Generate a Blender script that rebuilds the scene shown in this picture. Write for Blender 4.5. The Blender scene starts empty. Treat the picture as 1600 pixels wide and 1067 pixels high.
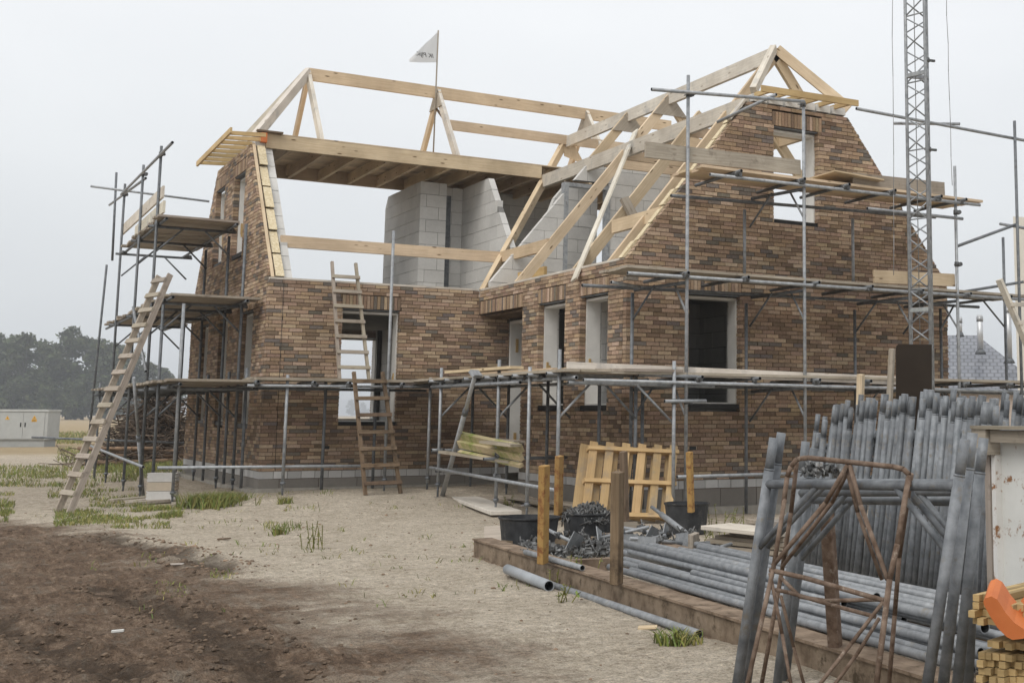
import bpy, math, random
from mathutils import Vector, Matrix, noise
random.seed(7)
S = bpy.context.scene
COL = S.collection
V = Vector
R = math.radians

# ------------------------------------------------------------------ camera
CX, CY, CZ = -4.520359, -20.855402, 0.890976
YAW, PITCH, ROLL = 0.558199, 0.129555, 0.003687
FPX, PPX, PPY = 1959.4155, 320.1008, -138.4647
W0, H0 = 1600.0, 1067.0
CP = V((CX, CY, CZ))
_f = V((math.sin(YAW)*math.cos(PITCH), math.cos(YAW)*math.cos(PITCH), math.sin(PITCH)))
_r = V((math.cos(YAW), -math.sin(YAW), 0))
_u = _r.cross(_f)
CR = _r*math.cos(ROLL) + _u*math.sin(ROLL)
CU = -_r*math.sin(ROLL) + _u*math.cos(ROLL)
CF = _f

def at(u, v, **k):
    """measured point of the photograph -> point of the place, on a known plane or at a known distance"""
    d = CF + CR*((u - W0/2 - PPX)/FPX) + CU*(-(v - H0/2 - PPY)/FPX)
    (a, val), = k.items()
    t = val if a == 'D' else (val - CP['XYZ'.index(a)])/d['XYZ'.index(a)]
    return CP + d*t

cam = bpy.data.cameras.new('camera')
co = bpy.data.objects.new('camera', cam)
COL.objects.link(co)
m = Matrix.Identity(4)
for i in range(3):
    m[i][0], m[i][1], m[i][2], m[i][3] = CR[i], CU[i], -CF[i], CP[i]
co.matrix_world = m
cam.sensor_width = 36.0
cam.lens = FPX/W0*36.0
cam.shift_x = -PPX/W0
cam.shift_y = PPY/W0
cam.clip_start = 0.1
cam.clip_end = 9000
S.camera = co

# ------------------------------------------------------------------ materials
def nodes(name):
    mt = bpy.data.materials.new(name); mt.use_nodes = True
    nt = mt.node_tree; N = nt.nodes; L = nt.links
    return mt, N, L, N['Principled BSDF']

def ramp(N, pts):
    r = N.new('ShaderNodeValToRGB'); e = r.color_ramp.elements
    while len(e) < len(pts): e.new(0.5)
    for i, (p, c) in enumerate(pts):
        e[i].position = p; e[i].color = (c[0], c[1], c[2], 1)
    return r

def noise_tex(N, L, vec, scale, detail=6, rough=.6):
    n = N.new('ShaderNodeTexNoise'); n.inputs['Scale'].default_value = scale
    n.inputs['Detail'].default_value = detail; n.inputs['Roughness'].default_value = rough
    if vec is not None: L.new(vec, n.inputs['Vector'])
    return n

def mixc(N, L, fac, a, b, blend='MIX'):
    x = N.new('ShaderNodeMix'); x.data_type = 'RGBA'; x.blend_type = blend
    for sock, val in ((x.inputs['Factor'], fac), (x.inputs['A'], a), (x.inputs['B'], b)):
        if isinstance(val, (int, float)): sock.default_value = val
        elif isinstance(val, tuple): sock.default_value = (val[0], val[1], val[2], 1)
        else: L.new(val, sock)
    return x.outputs['Result']

def bump(N, L, h, strength, dist, P, normal=None):
    b = N.new('ShaderNodeBump'); b.inputs['Strength'].default_value = strength
    b.inputs['Distance'].default_value = dist
    L.new(h, b.inputs['Height'])
    if normal is not None: L.new(normal, b.inputs['Normal'])
    L.new(b.outputs['Normal'], P.inputs['Normal']); return b.outputs['Normal']

def attr(N):
    a = N.new('ShaderNodeAttribute'); a.attribute_name = 'Col'; return a.outputs['Color']

def mapping(N, L, src, sc):
    mp = N.new('ShaderNodeMapping'); mp.inputs['Scale'].default_value = sc
    tc = N.new('ShaderNodeTexCoord'); L.new(tc.outputs[src], mp.inputs['Vector']); return mp.outputs['Vector']

def mat_simple(name, dark, light, scale=8, rough=.8, metal=0.0, bmp=.2, bd=.004, src='Object', sc=(1, 1, 1), stain=None, spec=.3):
    mt, N, L, P = nodes(name)
    vec = mapping(N, L, src, sc)
    n = noise_tex(N, L, vec, scale)
    r = ramp(N, [(.3, dark), (.7, light)]); L.new(n.outputs['Fac'], r.inputs['Fac'])
    c = mixc(N, L, 1.0, r.outputs['Color'], attr(N), 'MULTIPLY')
    if stain:
        col, s2, lo, hi = stain
        n2 = noise_tex(N, L, vec, s2, 8, .7)
        r2 = ramp(N, [(lo, (0, 0, 0)), (hi, (1, 1, 1))]); L.new(n2.outputs['Fac'], r2.inputs['Fac'])
        c = mixc(N, L, r2.outputs['Color'], c, col)
    L.new(c, P.inputs['Base Color'])
    P.inputs['Roughness'].default_value = rough; P.inputs['Metallic'].default_value = metal
    P.inputs['Specular IOR Level'].default_value = spec
    bump(N, L, n.outputs['Fac'], bmp, bd, P)
    return mt

def mat_wood(name, dark, light, knot=(.12, .07, .03), rough=.75, grain=30.0, kn=.5, blotch=None):
    mt, N, L, P = nodes(name)
    uv = mapping(N, L, 'UV', (1, 1, 1))
    g = noise_tex(N, L, mapping(N, L, 'UV', (1.2, grain, 1)), 1.6, 8, .65)
    r = ramp(N, [(.25, dark), (.75, light)]); L.new(g.outputs['Fac'], r.inputs['Fac'])
    big = noise_tex(N, L, mapping(N, L, 'Object', (1, 1, 1)), 1.3, 5, .6)
    rb = ramp(N, [(.3, (.74, .72, .70)), (.7, (1.12, 1.12, 1.12))]); L.new(big.outputs['Fac'], rb.inputs['Fac'])
    c = mixc(N, L, 1.0, r.outputs['Color'], rb.outputs['Color'], 'MULTIPLY')
    # knots
    vo = N.new('ShaderNodeTexVoronoi'); vo.inputs['Scale'].default_value = 1.0
    L.new(mapping(N, L, 'UV', (2.6, 9.0, 1)), vo.inputs['Vector'])
    rk = ramp(N, [(.07, (1, 1, 1)), (.15, (0, 0, 0))]); L.new(vo.outputs['Distance'], rk.inputs['Fac'])
    kf = N.new('ShaderNodeMath'); kf.operation = 'MULTIPLY'; kf.inputs[1].default_value = kn
    L.new(rk.outputs['Color'], kf.inputs[0])
    c = mixc(N, L, kf.outputs[0], c, knot)
    if blotch:
        n2 = noise_tex(N, L, mapping(N, L, 'Object', (1, 1, 1)), blotch[1], 8, .7)
        r2 = ramp(N, [(blotch[2], (0, 0, 0)), (blotch[3], (1, 1, 1))]); L.new(n2.outputs['Fac'], r2.inputs['Fac'])
        c = mixc(N, L, r2.outputs['Color'], c, blotch[0])
    c = mixc(N, L, 1.0, c, attr(N), 'MULTIPLY')
    L.new(c, P.inputs['Base Color']); P.inputs['Roughness'].default_value = rough
    P.inputs['Specular IOR Level'].default_value = .25
    bump(N, L, g.outputs['Fac'], .35, .003, P)
    return mt

def mat_masonry(name, rough=.92, var=.35, scale=38, bd=.006):
    mt, N, L, P = nodes(name)
    vec = mapping(N, L, 'Object', (1, 1, 1))
    n = noise_tex(N, L, vec, scale, 8, .7)
    r = ramp(N, [(.25, (1-var,)*3), (.75, (1+var,)*3)]); L.new(n.outputs['Fac'], r.inputs['Fac'])
    c = mixc(N, L, 1.0, attr(N), r.outputs['Color'], 'MULTIPLY')
    n2 = noise_tex(N, L, vec, .8, 6, .6)
    r2 = ramp(N, [(.3, (.80, .80, .80)), (.7, (1.1, 1.1, 1.1))]); L.new(n2.outputs['Fac'], r2.inputs['Fac'])
    c = mixc(N, L, 1.0, c, r2.outputs['Color'], 'MULTIPLY')
    L.new(c, P.inputs['Base Color']); P.inputs['Roughness'].default_value = rough
    P.inputs['Specular IOR Level'].default_value = .2
    bump(N, L, n.outputs['Fac'], .5, bd, P)
    return mt

M = {}
M['brick'] = mat_masonry('brick', scale=30, var=.32, bd=.008)
M['block'] = mat_masonry('aerated_block', var=.07, scale=22, bd=.002)
M['mortar'] = mat_masonry('mortar', var=.3, scale=40)
M['pale_concrete'] = mat_simple('pale_concrete', (.48, .45, .40), (.62, .59, .53), 6, .95, bmp=.3)
M['concrete'] = mat_simple('concrete', (.24, .22, .19), (.40, .38, .34), 6, .95, bmp=.3, stain=((.17, .14, .11), 3, .55, .75))
M['timber'] = mat_wood('fresh_timber', (.52, .40, .26), (.72, .595, .435), kn=.95)
M['white_timber'] = mat_wood('pale_timber', (.50, .455, .39), (.73, .69, .62), kn=.6, blotch=((.40, .385, .36), 2.5, .52, .68))
M['old_timber'] = mat_wood('weathered_timber', (.27, .235, .19), (.47, .42, .35), kn=.4, blotch=((.15, .12, .095), 5, .56, .75))
M['yellow_timber'] = mat_wood('yellow_timber', (.46, .33, .155), (.63, .48, .26), kn=.4)
M['green_timber'] = mat_wood('mossy_timber', (.42, .35, .20), (.60, .52, .34), kn=.2, blotch=((.22, .27, .06), 2.2, .50, .66))
M['pallet'] = mat_wood('pallet_wood', (.43, .295, .14), (.61, .445, .245), kn=.6, blotch=((.30, .25, .19), 4, .5, .72))
M['dark_timber'] = mat_wood('dark_timber', (.11, .075, .045), (.27, .20, .14), kn=.3, blotch=((.05, .035, .025), 5, .5, .7))
M['ply'] = mat_wood('plywood', (.46, .31, .13), (.62, .44, .21), kn=.1, grain=12)
M['steel'] = mat_simple('galvanised_steel', (.22, .235, .25), (.40, .415, .43), 14, .55, .3, .12, .002, stain=((.13, .12, .11), 9, .56, .76), spec=.4)
M['steel_dark'] = mat_simple('weathered_steel', (.10, .11, .12), (.21, .222, .235), 14, .6, .3, .15, .002, stain=((.10, .085, .07), 8, .58, .75), spec=.4)
M['lit_rack_tube'] = mat_simple('top_lit_galvanised_tube', (.18, .19, .203), (.345, .36, .375), 16, .6, .2, .2, .003, stain=((.22, .20, .17), 11, .57, .70), spec=.3)  # lighter than the upright yard tubes: light from above put into the colour
M['bright_steel'] = mat_simple('bright_galvanised_steel', (.32, .335, .35), (.50, .515, .53), 10, .5, .3, .1, .002)
M['yard_steel'] = mat_simple('weathered_tube_steel', (.085, .093, .103), (.215, .228, .242), 12, .6, .1, .2, .003, stain=((.17, .15, .12), 11, .57, .70), spec=.3)
M['rust'] = mat_simple('rusty_steel', (.085, .052, .034), (.23, .17, .13), 22, .85, .1, .5, .003, stain=((.34, .29, .24), 30, .58, .72))
M['rust_beam'] = mat_simple('rusty_beam', (.10, .07, .046), (.27, .21, .15), 7, .9, 0, .5, .006, stain=((.07, .05, .03), 9, .53, .66))
M['rust_paint'] = mat_simple('rusty_yellow_paint', (.30, .175, .06), (.39, .245, .09), 8, .8, 0, .3, .003, stain=((.20, .085, .03), 14, .50, .62))
M['white_paint'] = mat_simple('white_frame_paint', (.62, .61, .58), (.74, .73, .70), 4, .6, 0, .05)
M['insul'] = mat_simple('mineral_wool', (.52, .42, .25), (.75, .66, .48), 26, 1.0, 0, 1.0, .02)
M['tub'] = mat_simple('black_rubber', (.016, .017, .019), (.045, .047, .05), 9, .55, 0, .25, .004, stain=((.12, .115, .105), 6, .55, .72))
M['black'] = mat_simple('black_film', (.012, .012, .013), (.03, .03, .03), 6, .5)
M['cabinet'] = mat_simple('grey_cabinet', (.36, .37, .36), (.42, .43, .42), 3, .55, 0, .05)
M['sign'] = mat_simple('yellow_sign', (.62, .33, .04), (.70, .40, .06), 3, .5)
M['flag'] = mat_simple('white_cloth', (.66, .68, .70), (.74, .76, .78), 3, .9, bmp=.1)
_n = M['flag'].node_tree.nodes; _l = M['flag'].node_tree.links
_t = _n.new('ShaderNodeBsdfTranslucent'); _t.inputs['Color'].default_value = (.80, .82, .84, 1); _mx = _n.new('ShaderNodeMixShader'); _mx.inputs[0].default_value = .5
_l.new(_n['Principled BSDF'].outputs[0], _mx.inputs[1]); _l.new(_t.outputs[0], _mx.inputs[2]); _l.new(_mx.outputs[0], _n['Material Output'].inputs['Surface'])
M['ink'] = mat_simple('grey_ink', (.20, .22, .26), (.25, .27, .31), 3, .9)
M['panel'] = mat_simple('brown_film_board', (.022, .015, .010), (.036, .026, .018), 3, .45, bmp=.05)
M['pvc'] = mat_simple('grey_pvc', (.26, .28, .30), (.36, .38, .40), 4, .5, bmp=.05)
M['orange'] = mat_simple('orange_plastic', (.46, .125, .035), (.60, .19, .06), 4, .6, bmp=.1)
M['container'] = mat_simple('rusty_white_sheet', (.58, .58, .55), (.70, .70, .67), 3, .6, 0, .1, stain=((.24, .11, .04), 7.5, .565, .63))
M['rooftile'] = mat_simple('grey_rooftile', (.18, .19, .22), (.30, .31, .34), 5, .55)
M['render'] = mat_simple('pale_render', (.60, .57, .50), (.68, .65, .58), 2, .9)
M['flue'] = mat_simple('flue_metal', (.50, .51, .52), (.60, .61, .62), 5, .4, .6)
M['twig'] = mat_simple('dead_twigs', (.07, .05, .035), (.20, .15, .11), 3, .9)
M['bark'] = mat_simple('bark', (.05, .045, .04), (.10, .09, .075), 8, .9)
M['leaf'] = mat_simple('foliage', (.028, .038, .018), (.085, .105, .05), .35, .8, bmp=0)
M['grass'] = mat_simple('grass_blade', (.10, .135, .04), (.21, .24, .09), .9, .75, bmp=0)
M['rope'] = mat_simple('steel_cable', (.2, .2, .2), (.3, .3, .3), 5)
M['paper'] = mat_simple('litter', (.6, .6, .6), (.7, .7, .7), 5)
M['clamp'] = mat_simple('coupler_steel', (.055, .058, .06), (.19, .195, .20), 30, .55, .4, .2, .002, stain=((.09, .06, .035), 20, .55, .7))

# ------------------------------------------------------------------ mesh builder
class MB:
    def __init__(s): s.v = []; s.f = []; s.uv = []; s.c = []; s.sm = []
    def face(s, pts, uvs, col=(1, 1, 1), smooth=False):
        i = len(s.v); s.v += [tuple(p) for p in pts]; n = len(pts)
        s.f.append(tuple(range(i, i+n))); s.uv += uvs; s.c += [col]*n; s.sm.append(smooth)
    def hexa(s, P, dims, col=(1, 1, 1), off=None, skip=()):
        """P: 8 corners (x0y0z0,x1y0z0,x1y1z0,x0y1z0, same z1); dims lx,ly,lz for uv"""
        lx, ly, lz = dims; o = off or (random.uniform(0, 40), random.uniform(0, 40))
        i = len(s.v); s.v += [tuple(p) for p in P]
        F = (((0, 1, 5, 4), lx, lz), ((2, 3, 7, 6), lx, lz), ((4, 5, 6, 7), lx, ly), ((1, 0, 3, 2), lx, ly), ((1, 2, 6, 5), ly, lz), ((3, 0, 4, 7), ly, lz))
        for k, (q, a, b) in enumerate(F):
            if k in skip: continue
            s.f.append(tuple(i+j for j in q)); s.c += [col]*4; s.sm.append(False)
            z = k*.37
            s.uv += [(o[0], o[1]+z), (o[0]+a, o[1]+z), (o[0]+a, o[1]+b+z), (o[0], o[1]+b+z)]
    def box(s, x0, x1, y0, y1, z0, z1, col=(1, 1, 1)):
        s.hexa([(x0, y0, z0), (x1, y0, z0), (x1, y1, z0), (x0, y1, z0), (x0, y0, z1), (x1, y0, z1), (x1, y1, z1), (x0, y1, z1)], (x1-x0, y1-y0, z1-z0), col)
    def beam(s, p0, p1, w, h, up=(0, 0, 1), col=None, ofs=(0, 0)):
        """rectangular beam p0->p1; w across, h along up; ofs shifts (across, up)"""
        p0, p1 = V(p0), V(p1); d = (p1-p0); ln = d.length; d.normalize()
        u = V(up); u = (u - d*u.dot(d)).normalized(); r = d.cross(u)
        if col is None: g = random.uniform(.86, 1.1); col = (g, g*random.uniform(.97, 1.01), g*random.uniform(.94, 1.02))
        P = []
        for zz in (-.5, .5):
            for (e, yy) in ((0, -.5), (1, -.5), (1, .5), (0, .5)):
                P.append((p1 if e else p0) + r*(-yy*w + ofs[0]) + u*(zz*h + ofs[1]))
        P = [P[0], P[1], P[2], P[3], P[4], P[5], P[6], P[7]]
        s.hexa(P, (ln, w, h), col)
    def tube(s, p0, p1, r, n=10, col=None, cap=True, r1=None, hollow=False):
        p0, p1 = V(p0), V(p1); d = p1-p0; ln = d.length
        if ln < 1e-6: return
        d.normalize(); r1 = r if r1 is None else r1
        a = V((0, 0, 1)) if abs(d.z) < .9 else V((1, 0, 0))
        x = d.cross(a).normalized(); y = d.cross(x)
        if col is None: g = random.uniform(.82, 1.12); col = (g, g, g)
        i = len(s.v)
        for p, rr in ((p0, r), (p1, r1)):
            for k in range(n):
                t = 2*math.pi*k/n; s.v.append(tuple(p + x*(rr*math.cos(t)) + y*(rr*math.sin(t))))
        for k in range(n):
            k2 = (k+1) % n
            s.f.append((i+k, i+n+k, i+n+k2, i+k2)); s.c += [col]*4; s.sm.append(True)
            s.uv += [(0, k/n), (ln, k/n), (ln, (k+1)/n), (0, (k+1)/n)]
        if cap and not hollow:
            s.f.append(tuple(i+k for k in range(n))); s.c += [col]*n; s.sm.append(False); s.uv += [(0, 0)]*n
            s.f.append(tuple(i+n+k for k in reversed(range(n)))); s.c += [col]*n; s.sm.append(False); s.uv += [(0, 0)]*n
        if hollow:   # open tube with wall thickness and dark bore
            ri = r*.84; dk = (.12*col[0],)*3
            for end, p, o in ((0, p0, i), (1, p1, i+n)):
                j = len(s.v); sg = 1 if end == 0 else -1
                for q in (p, p + d*(sg*min(.12, ln*.3))):
                    for k in range(n):
                        t = 2*math.pi*k/n; s.v.append(tuple(q + x*(ri*math.cos(t)) + y*(ri*math.sin(t))))
                for k in range(n):
                    k2 = (k+1) % n
                    A = (o+k, o+k2, j+k2, j+k); B = (j+k, j+k2, j+n+k2, j+n+k)
                    if end: A = A[::-1]; B = B[::-1]
                    s.f.append(A); s.c += [col]*4; s.uv += [(0, 0)]*4; s.sm.append(False)
                    s.f.append(B); s.c += [dk]*4; s.uv += [(0, 0)]*4; s.sm.append(False)
                K = tuple(j+n+k for k in range(n))
                s.f.append(K if not end else K[::-1]); s.c += [dk]*n; s.uv += [(0, 0)]*n; s.sm.append(False)
    def path(s, pts, r, n=8, col=None):
        for a, b in zip(pts[:-1], pts[1:]): s.tube(a, b, r, n, col or (1, 1, 1))
    def prism(s, poly, d, col=(1, 1, 1)):
        """poly: list of 3-D points (planar), extruded by vector d"""
        poly = [V(p) for p in poly]; d = V(d); n = len(poly)
        x = (poly[1]-poly[0]).normalized(); nn = d.normalized(); y = nn.cross(x)
        uv = [((p-poly[0]).dot(x), (p-poly[0]).dot(y)) for p in poly]
        s.face(poly, uv, col); s.face([p+d for p in reversed(poly)], list(reversed(uv)), col)
        for k in range(n):
            a, b = poly[k], poly[(k+1) % n]; l = (b-a).length; h = d.length
            s.face([b, a, a+d, b+d], [(l, 0), (0, 0), (0, h), (l, h)], col)
    def bounds(s):
        xs = list(zip(*s.v)); return [min(a) for a in xs], [max(a) for a in xs]
    def build(s, name, mat, parent=None, bevel=0, fixn=False, loc=None):
        me = bpy.data.meshes.new(name)
        if parent is not None: o0 = WL[parent.name]
        elif loc is not None: o0 = V(loc)
        else:
            a, b = s.bounds(); o0 = V(((a[0]+b[0])/2, (a[1]+b[1])/2, a[2]))
        vs = [(p[0]-o0.x, p[1]-o0.y, p[2]-o0.z) for p in s.v]
        me.from_pydata(vs, [], s.f)
        uvl = me.uv_layers.new(name='UVMap'); uvl.data.foreach_set('uv', [x for t in s.uv for x in t])
        ca = me.color_attributes.new('Col', 'FLOAT_COLOR', 'CORNER')
        ca.data.foreach_set('color', [x for t in s.c for x in (t[0], t[1], t[2], 1.0)])
        me.polygons.foreach_set('use_smooth', s.sm)
        me.materials.append(M[mat] if isinstance(mat, str) else mat)
        if fixn:
            import bmesh
            bm = bmesh.new(); bm.from_mesh(me); bmesh.ops.recalc_face_normals(bm, faces=bm.faces); bm.to_mesh(me); bm.free()
        me.update()
        ob = bpy.data.objects.new(name, me); COL.objects.link(ob)
        if parent is not None:
            ob.parent = parent; WL[ob.name] = WL[parent.name]
        else:
            ob.location = o0; WL[ob.name] = o0
        if bevel:
            md = ob.modifiers.new('bevel', 'BEVEL'); md.width = bevel; md.segments = 1; md.limit_method = 'ANGLE'
        return ob

WL = {}
def tag(o, label=None, cat=None, group=None, kind=None):
    if label: o['label'] = label
    if cat: o['category'] = cat
    if group: o['group'] = group
    if kind: o['kind'] = kind
    return o
def thing(name, label, cat, loc, group=None):
    o = bpy.data.objects.new(name, None); COL.objects.link(o); o.location = loc
    o.empty_display_size = .2
    WL[o.name] = V(loc); return tag(o, label, cat, group)
def t_part(root, name, p0, p1, r=.024, mat='steel', n=10, **k):
    b = MB(); b.tube(p0, p1, r, n, **k); return b.build(name, mat, root)
def b_part(root, name, p0, p1, w, h, mat, up=(0, 0, 1), **k):
    b = MB(); b.beam(p0, p1, w, h, up, **k); return b.build(name, mat, root)
def copy_tree(o, loc=None, rot=None, scale=None):
    def rec(src, par):
        c = src.copy(); COL.objects.link(c)
        if par is not None: c.parent = par
        for ch in list(src.children): rec(ch, c)
        return c
    r = rec(o, None)
    if loc is not None: r.location = loc
    if rot is not None: r.rotation_euler = rot
    if scale is not None: r.scale = scale
    return r
def sstep(a, b, x):
    t = min(1, max(0, (x-a)/(b-a))); return t*t*(3-2*t)
# ------------------------------------------------------------------ ground
def fbm(x, y, sc, o=4):
    return noise.fractal(V((x*sc, y*sc, 3.7)), 1.0, 2.0, o)
def seg_d(x, y, pts):
    best = 1e9
    for (ax, ay), (bx, by) in zip(pts[:-1], pts[1:]):
        dx, dy = bx-ax, by-ay; t = max(0, min(1, ((x-ax)*dx+(y-ay)*dy)/(dx*dx+dy*dy)))
        best = min(best, math.hypot(x-ax-t*dx, y-ay-t*dy))
    return best
MUDLINE = [(-3.9, -1.6), (-3.3, -3.5), (-2.65, -5.8), (-2.4, -8.6), (-2.3, -11.0), (-2.3, -12.6), (-2.45, -14.0), (-2.6, -16.0), (-2.6, -20)]
def mud_side(x, y):
    """>0 on the muddy (left) side"""
    for (ax, ay), (bx, by) in zip(MUDLINE[:-1], MUDLINE[1:]):
        if by <= y <= ay:
            t = (y-ay)/(by-ay); return (ax+t*(bx-ax)) - x
    if y > MUDLINE[0][1]: return -(y-MUDLINE[0][1]) + (MUDLINE[0][0]-x)*.3
    return -1.2 - x
RUT1 = [(-2.75, -5.2), (-2.45, -7.2), (-2.2, -9.2)]
RUT2 = [(-4.05, -11.2), (-3.75, -12.8), (-3.55, -13.6)]
RUT3 = [(-3.2, -9.8), (-2.95, -11.6), (-2.9, -13.2), (-2.95, -15.3)]
def g_base(x, y):
    z = -.45
    z += .16*sstep(-4.5, -.6, y)*sstep(-1.5, .8, x)*(1-sstep(9, 14, y))
    z -= .07*sstep(4.2, 6, x)*sstep(-7, -5, y)*(1-sstep(0, 3, y))
    return z
def gz(x, y):
    z = g_base(x, y)
    near = 1 - sstep(25, 60, math.hypot(x, y+5))
    md = sstep(-.5, .6, mud_side(x, y) + .5*fbm(x, y, .7))
    n1 = fbm(x, y, .35, 3); n2 = fbm(x+9, y, 1.6, 4); n3 = fbm(x-5, y+3, 5.0, 4)
    z += near*(.03*n1 + .004*n2 + .006*n3 + .006*fbm(x, y, 11.0, 4))
    z += near*md*(.016*fbm(x+3, y-8, 2.6, 5) + .022*fbm(x, y, 6.0, 5) + .016*fbm(x, y, 13.0, 4) - .02)
    for rut, a, w in ((RUT1, .04, .17), (RUT2, .04, .16), (RUT3, .03, .25)):
        d = seg_d(x, y, rut)
        if d < 1.2:
            k = .6+.9*fbm(x, y, 5.5, 5)
            z += a*k*(math.exp(-(d-w)**2/(.012+.3*w*w)) - 1.1*math.exp(-d*d/(.6*w*w)))
    # spoil heap round the foundation
    d = max(0, max(-x-.1, x-4) if y > -1 else 9)
    if -1.6 < y < 7 and x < 1: z += .07*math.exp(-((x+.4)**2)/.12)*(.6+.6*n2)
    return z

def axis(dense, lo, hi, grow=1.12, far=3500):
    a = []; x = lo
    while x <= hi: a.append(x); x += dense
    s = dense; x = a[-1]
    while x < far: s *= grow; x += s; a.append(x)
    s = dense; x = lo; b = []
    while x > -far: s *= grow; x -= s; b.append(x)
    return b[::-1] + a
xs = axis(.04, -5.2, 2.0)
ys = []; _y = -17.2
while _y < 1.0: ys.append(_y); _y += .0035*(_y+20.9)+.012
_s = .09
while _y < 3500: ys.append(_y); _s *= 1.12; _y += _s
_s = .05; _y = -17.2
while _y > -3500: _s *= 1.12; _y -= _s; ys.insert(0, _y)
gv = []; gm = []
def field_noise(x, y): return .5+.5*fbm(x, y, .05, 3)
for y in ys:
    for x in xs:
        gv.append((x, y, gz(x, y) if math.hypot(x, y) < 70 else -.45 + .0*x))
        far = math.hypot(x+1, y+6)
        md = sstep(-1.1 - 1.1*(1-sstep(-14, -8.5, y)), .7, mud_side(x, y) + .8*fbm(x, y, .9, 6) + .25*fbm(x*.6, y*2.2, 2.6, 5)) if far < 30 else 0
        if md < .6 and far < 30 and (y > -1.2 or x > 3.0):   # damp dirt beside the walls and islands of dark soil on the sand
            if y > -1.0 and x < 4.2: md = max(md, .5*sstep(-1.1, -.1, y))
            if x > 3.0 and y > -8: md = max(md, .45)
        d = 9
        for rut, w in ((RUT1, .20), (RUT2, .18), (RUT3, .16)): d = min(d, seg_d(x, y, rut)/w if far < 30 else 9)
        dark = .6*(1 - sstep(.3, 1.2, d + .9*fbm(x, y, 3.5, 5)))
        fl = sstep(24, 30, y + 4*fbm(x, y, .12) + .0*x)*1.0 if y > 5 else 0
        gm.append((md, dark, fl))
nx, ny = len(xs), len(ys)
gf = [(j*nx+i, j*nx+i+1, (j+1)*nx+i+1, (j+1)*nx+i) for j in range(ny-1) for i in range(nx-1)]
me = bpy.data.meshes.new('ground'); me.from_pydata(gv, [], gf)
ca = me.color_attributes.new('mask', 'FLOAT_COLOR', 'POINT')
ca.data.foreach_set('color', [c for t in gm for c in (t[0], t[1], t[2], 1)])
me.polygons.foreach_set('use_smooth', [True]*len(gf))
ground = bpy.data.objects.new('ground', me); COL.objects.link(ground); tag(ground, kind='structure')
mt, N, L, P = nodes('soil')
obj = mapping(N, L, 'Object', (1, 1, 1))
a = N.new('ShaderNodeAttribute'); a.attribute_name = 'mask'
sp = N.new('ShaderNodeSeparateColor'); L.new(a.outputs['Color'], sp.inputs['Color'])
n_f = noise_tex(N, L, obj, 9, 10, .72); n_m = noise_tex(N, L, obj, 1.7, 8, .65); n_s = noise_tex(N, L, obj, 40, 8, .75)
strk = noise_tex(N, L, mapping(N, L, 'Object', (5.0, 1.3, 1)), 2.2, 8, .7)
sand = ramp(N, [(.30, (.40, .345, .27)), (.5, (.56, .49, .395)), (.70, (.70, .63, .53))]); L.new(n_f.outputs['Fac'], sand.inputs['Fac'])
sand2 = ramp(N, [(.3, (.84, .82, .79)), (.6, (1.04, 1.04, 1.04))]); L.new(n_m.outputs['Fac'], sand2.inputs['Fac'])
sandc = mixc(N, L, 1.0, sand.outputs['Color'], sand2.outputs['Color'], 'MULTIPLY')
mud = ramp(N, [(.30, (.072, .049, .033)), (.5, (.17, .116, .079)), (.70, (.34, .255, .185))]); L.new(strk.outputs['Fac'], mud.inputs['Fac'])
mud2 = ramp(N, [(.3, (.72, .72, .72)), (.7, (1.2, 1.2, 1.2))]); L.new(n_f.outputs['Fac'], mud2.inputs['Fac'])
mudc = mixc(N, L, 1.0, mud.outputs['Color'], mud2.outputs['Color'], 'MULTIPLY')
# ragged edge between the two
ad = N.new('ShaderNodeMath'); ad.operation = 'MULTIPLY_ADD'; ad.inputs[1].default_value = .9; L.new(n_m.outputs['Fac'], ad.inputs[0]); ad.inputs[2].default_value = -.45
ad2 = N.new('ShaderNodeMath'); ad2.operation = 'ADD'; L.new(ad.outputs[0], ad2.inputs[0]); L.new(sp.outputs['Red'], ad2.inputs[1])
ad3 = N.new('ShaderNodeMath'); ad3.operation = 'MULTIPLY_ADD'; ad3.inputs[1].default_value = .9; ad3.inputs[2].default_value = -.45; L.new(strk.outputs['Fac'], ad3.inputs[0])
ad4 = N.new('ShaderNodeMath'); ad4.operation = 'ADD'; L.new(ad2.outputs[0], ad4.inputs[0]); L.new(ad3.outputs[0], ad4.inputs[1])
rr = ramp(N, [(.42, (0, 0, 0)), (.98, (1, 1, 1))]); L.new(ad4.outputs[0], rr.inputs['Fac'])
c = mixc(N, L, rr.outputs['Color'], sandc, mudc)
# gritty grain: crumbs and pale sand grains, plus shade painted into the pits
n_g = noise_tex(N, L, obj, 26, 3, .8); rg = ramp(N, [(.34, (.48, .46, .44)), (.46, (.94, .94, .94)), (.56, (1.02, 1.02, 1.02)), (.68, (1.38, 1.38, 1.36))]); L.new(n_g.outputs['Fac'], rg.inputs['Fac'])
n_h = noise_tex(N, L, mapping(N, L, 'Object', (1.6, .8, 1)), 70, 2, .8); rh = ramp(N, [(.36, (.66, .65, .64)), (.5, (1, 1, 1)), (.66, (1.25, 1.25, 1.25))]); L.new(n_h.outputs['Fac'], rh.inputs['Fac'])
c = mixc(N, L, .8, c, rg.outputs['Color'], 'MULTIPLY'); c = mixc(N, L, .8, c, rh.outputs['Color'], 'MULTIPLY')
c = mixc(N, L, sp.outputs['Green'], c, (.045, .033, .023))
fld = ramp(N, [(.3, (.30, .225, .13)), (.7, (.43, .34, .215))]); L.new(n_m.outputs['Fac'], fld.inputs['Fac'])
c = mixc(N, L, sp.outputs['Blue'], c, fld.outputs['Color'])
L.new(c, P.inputs['Base Color']); P.inputs['Roughness'].default_value = .95; P.inputs['Specular IOR Level'].default_value = .15
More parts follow.
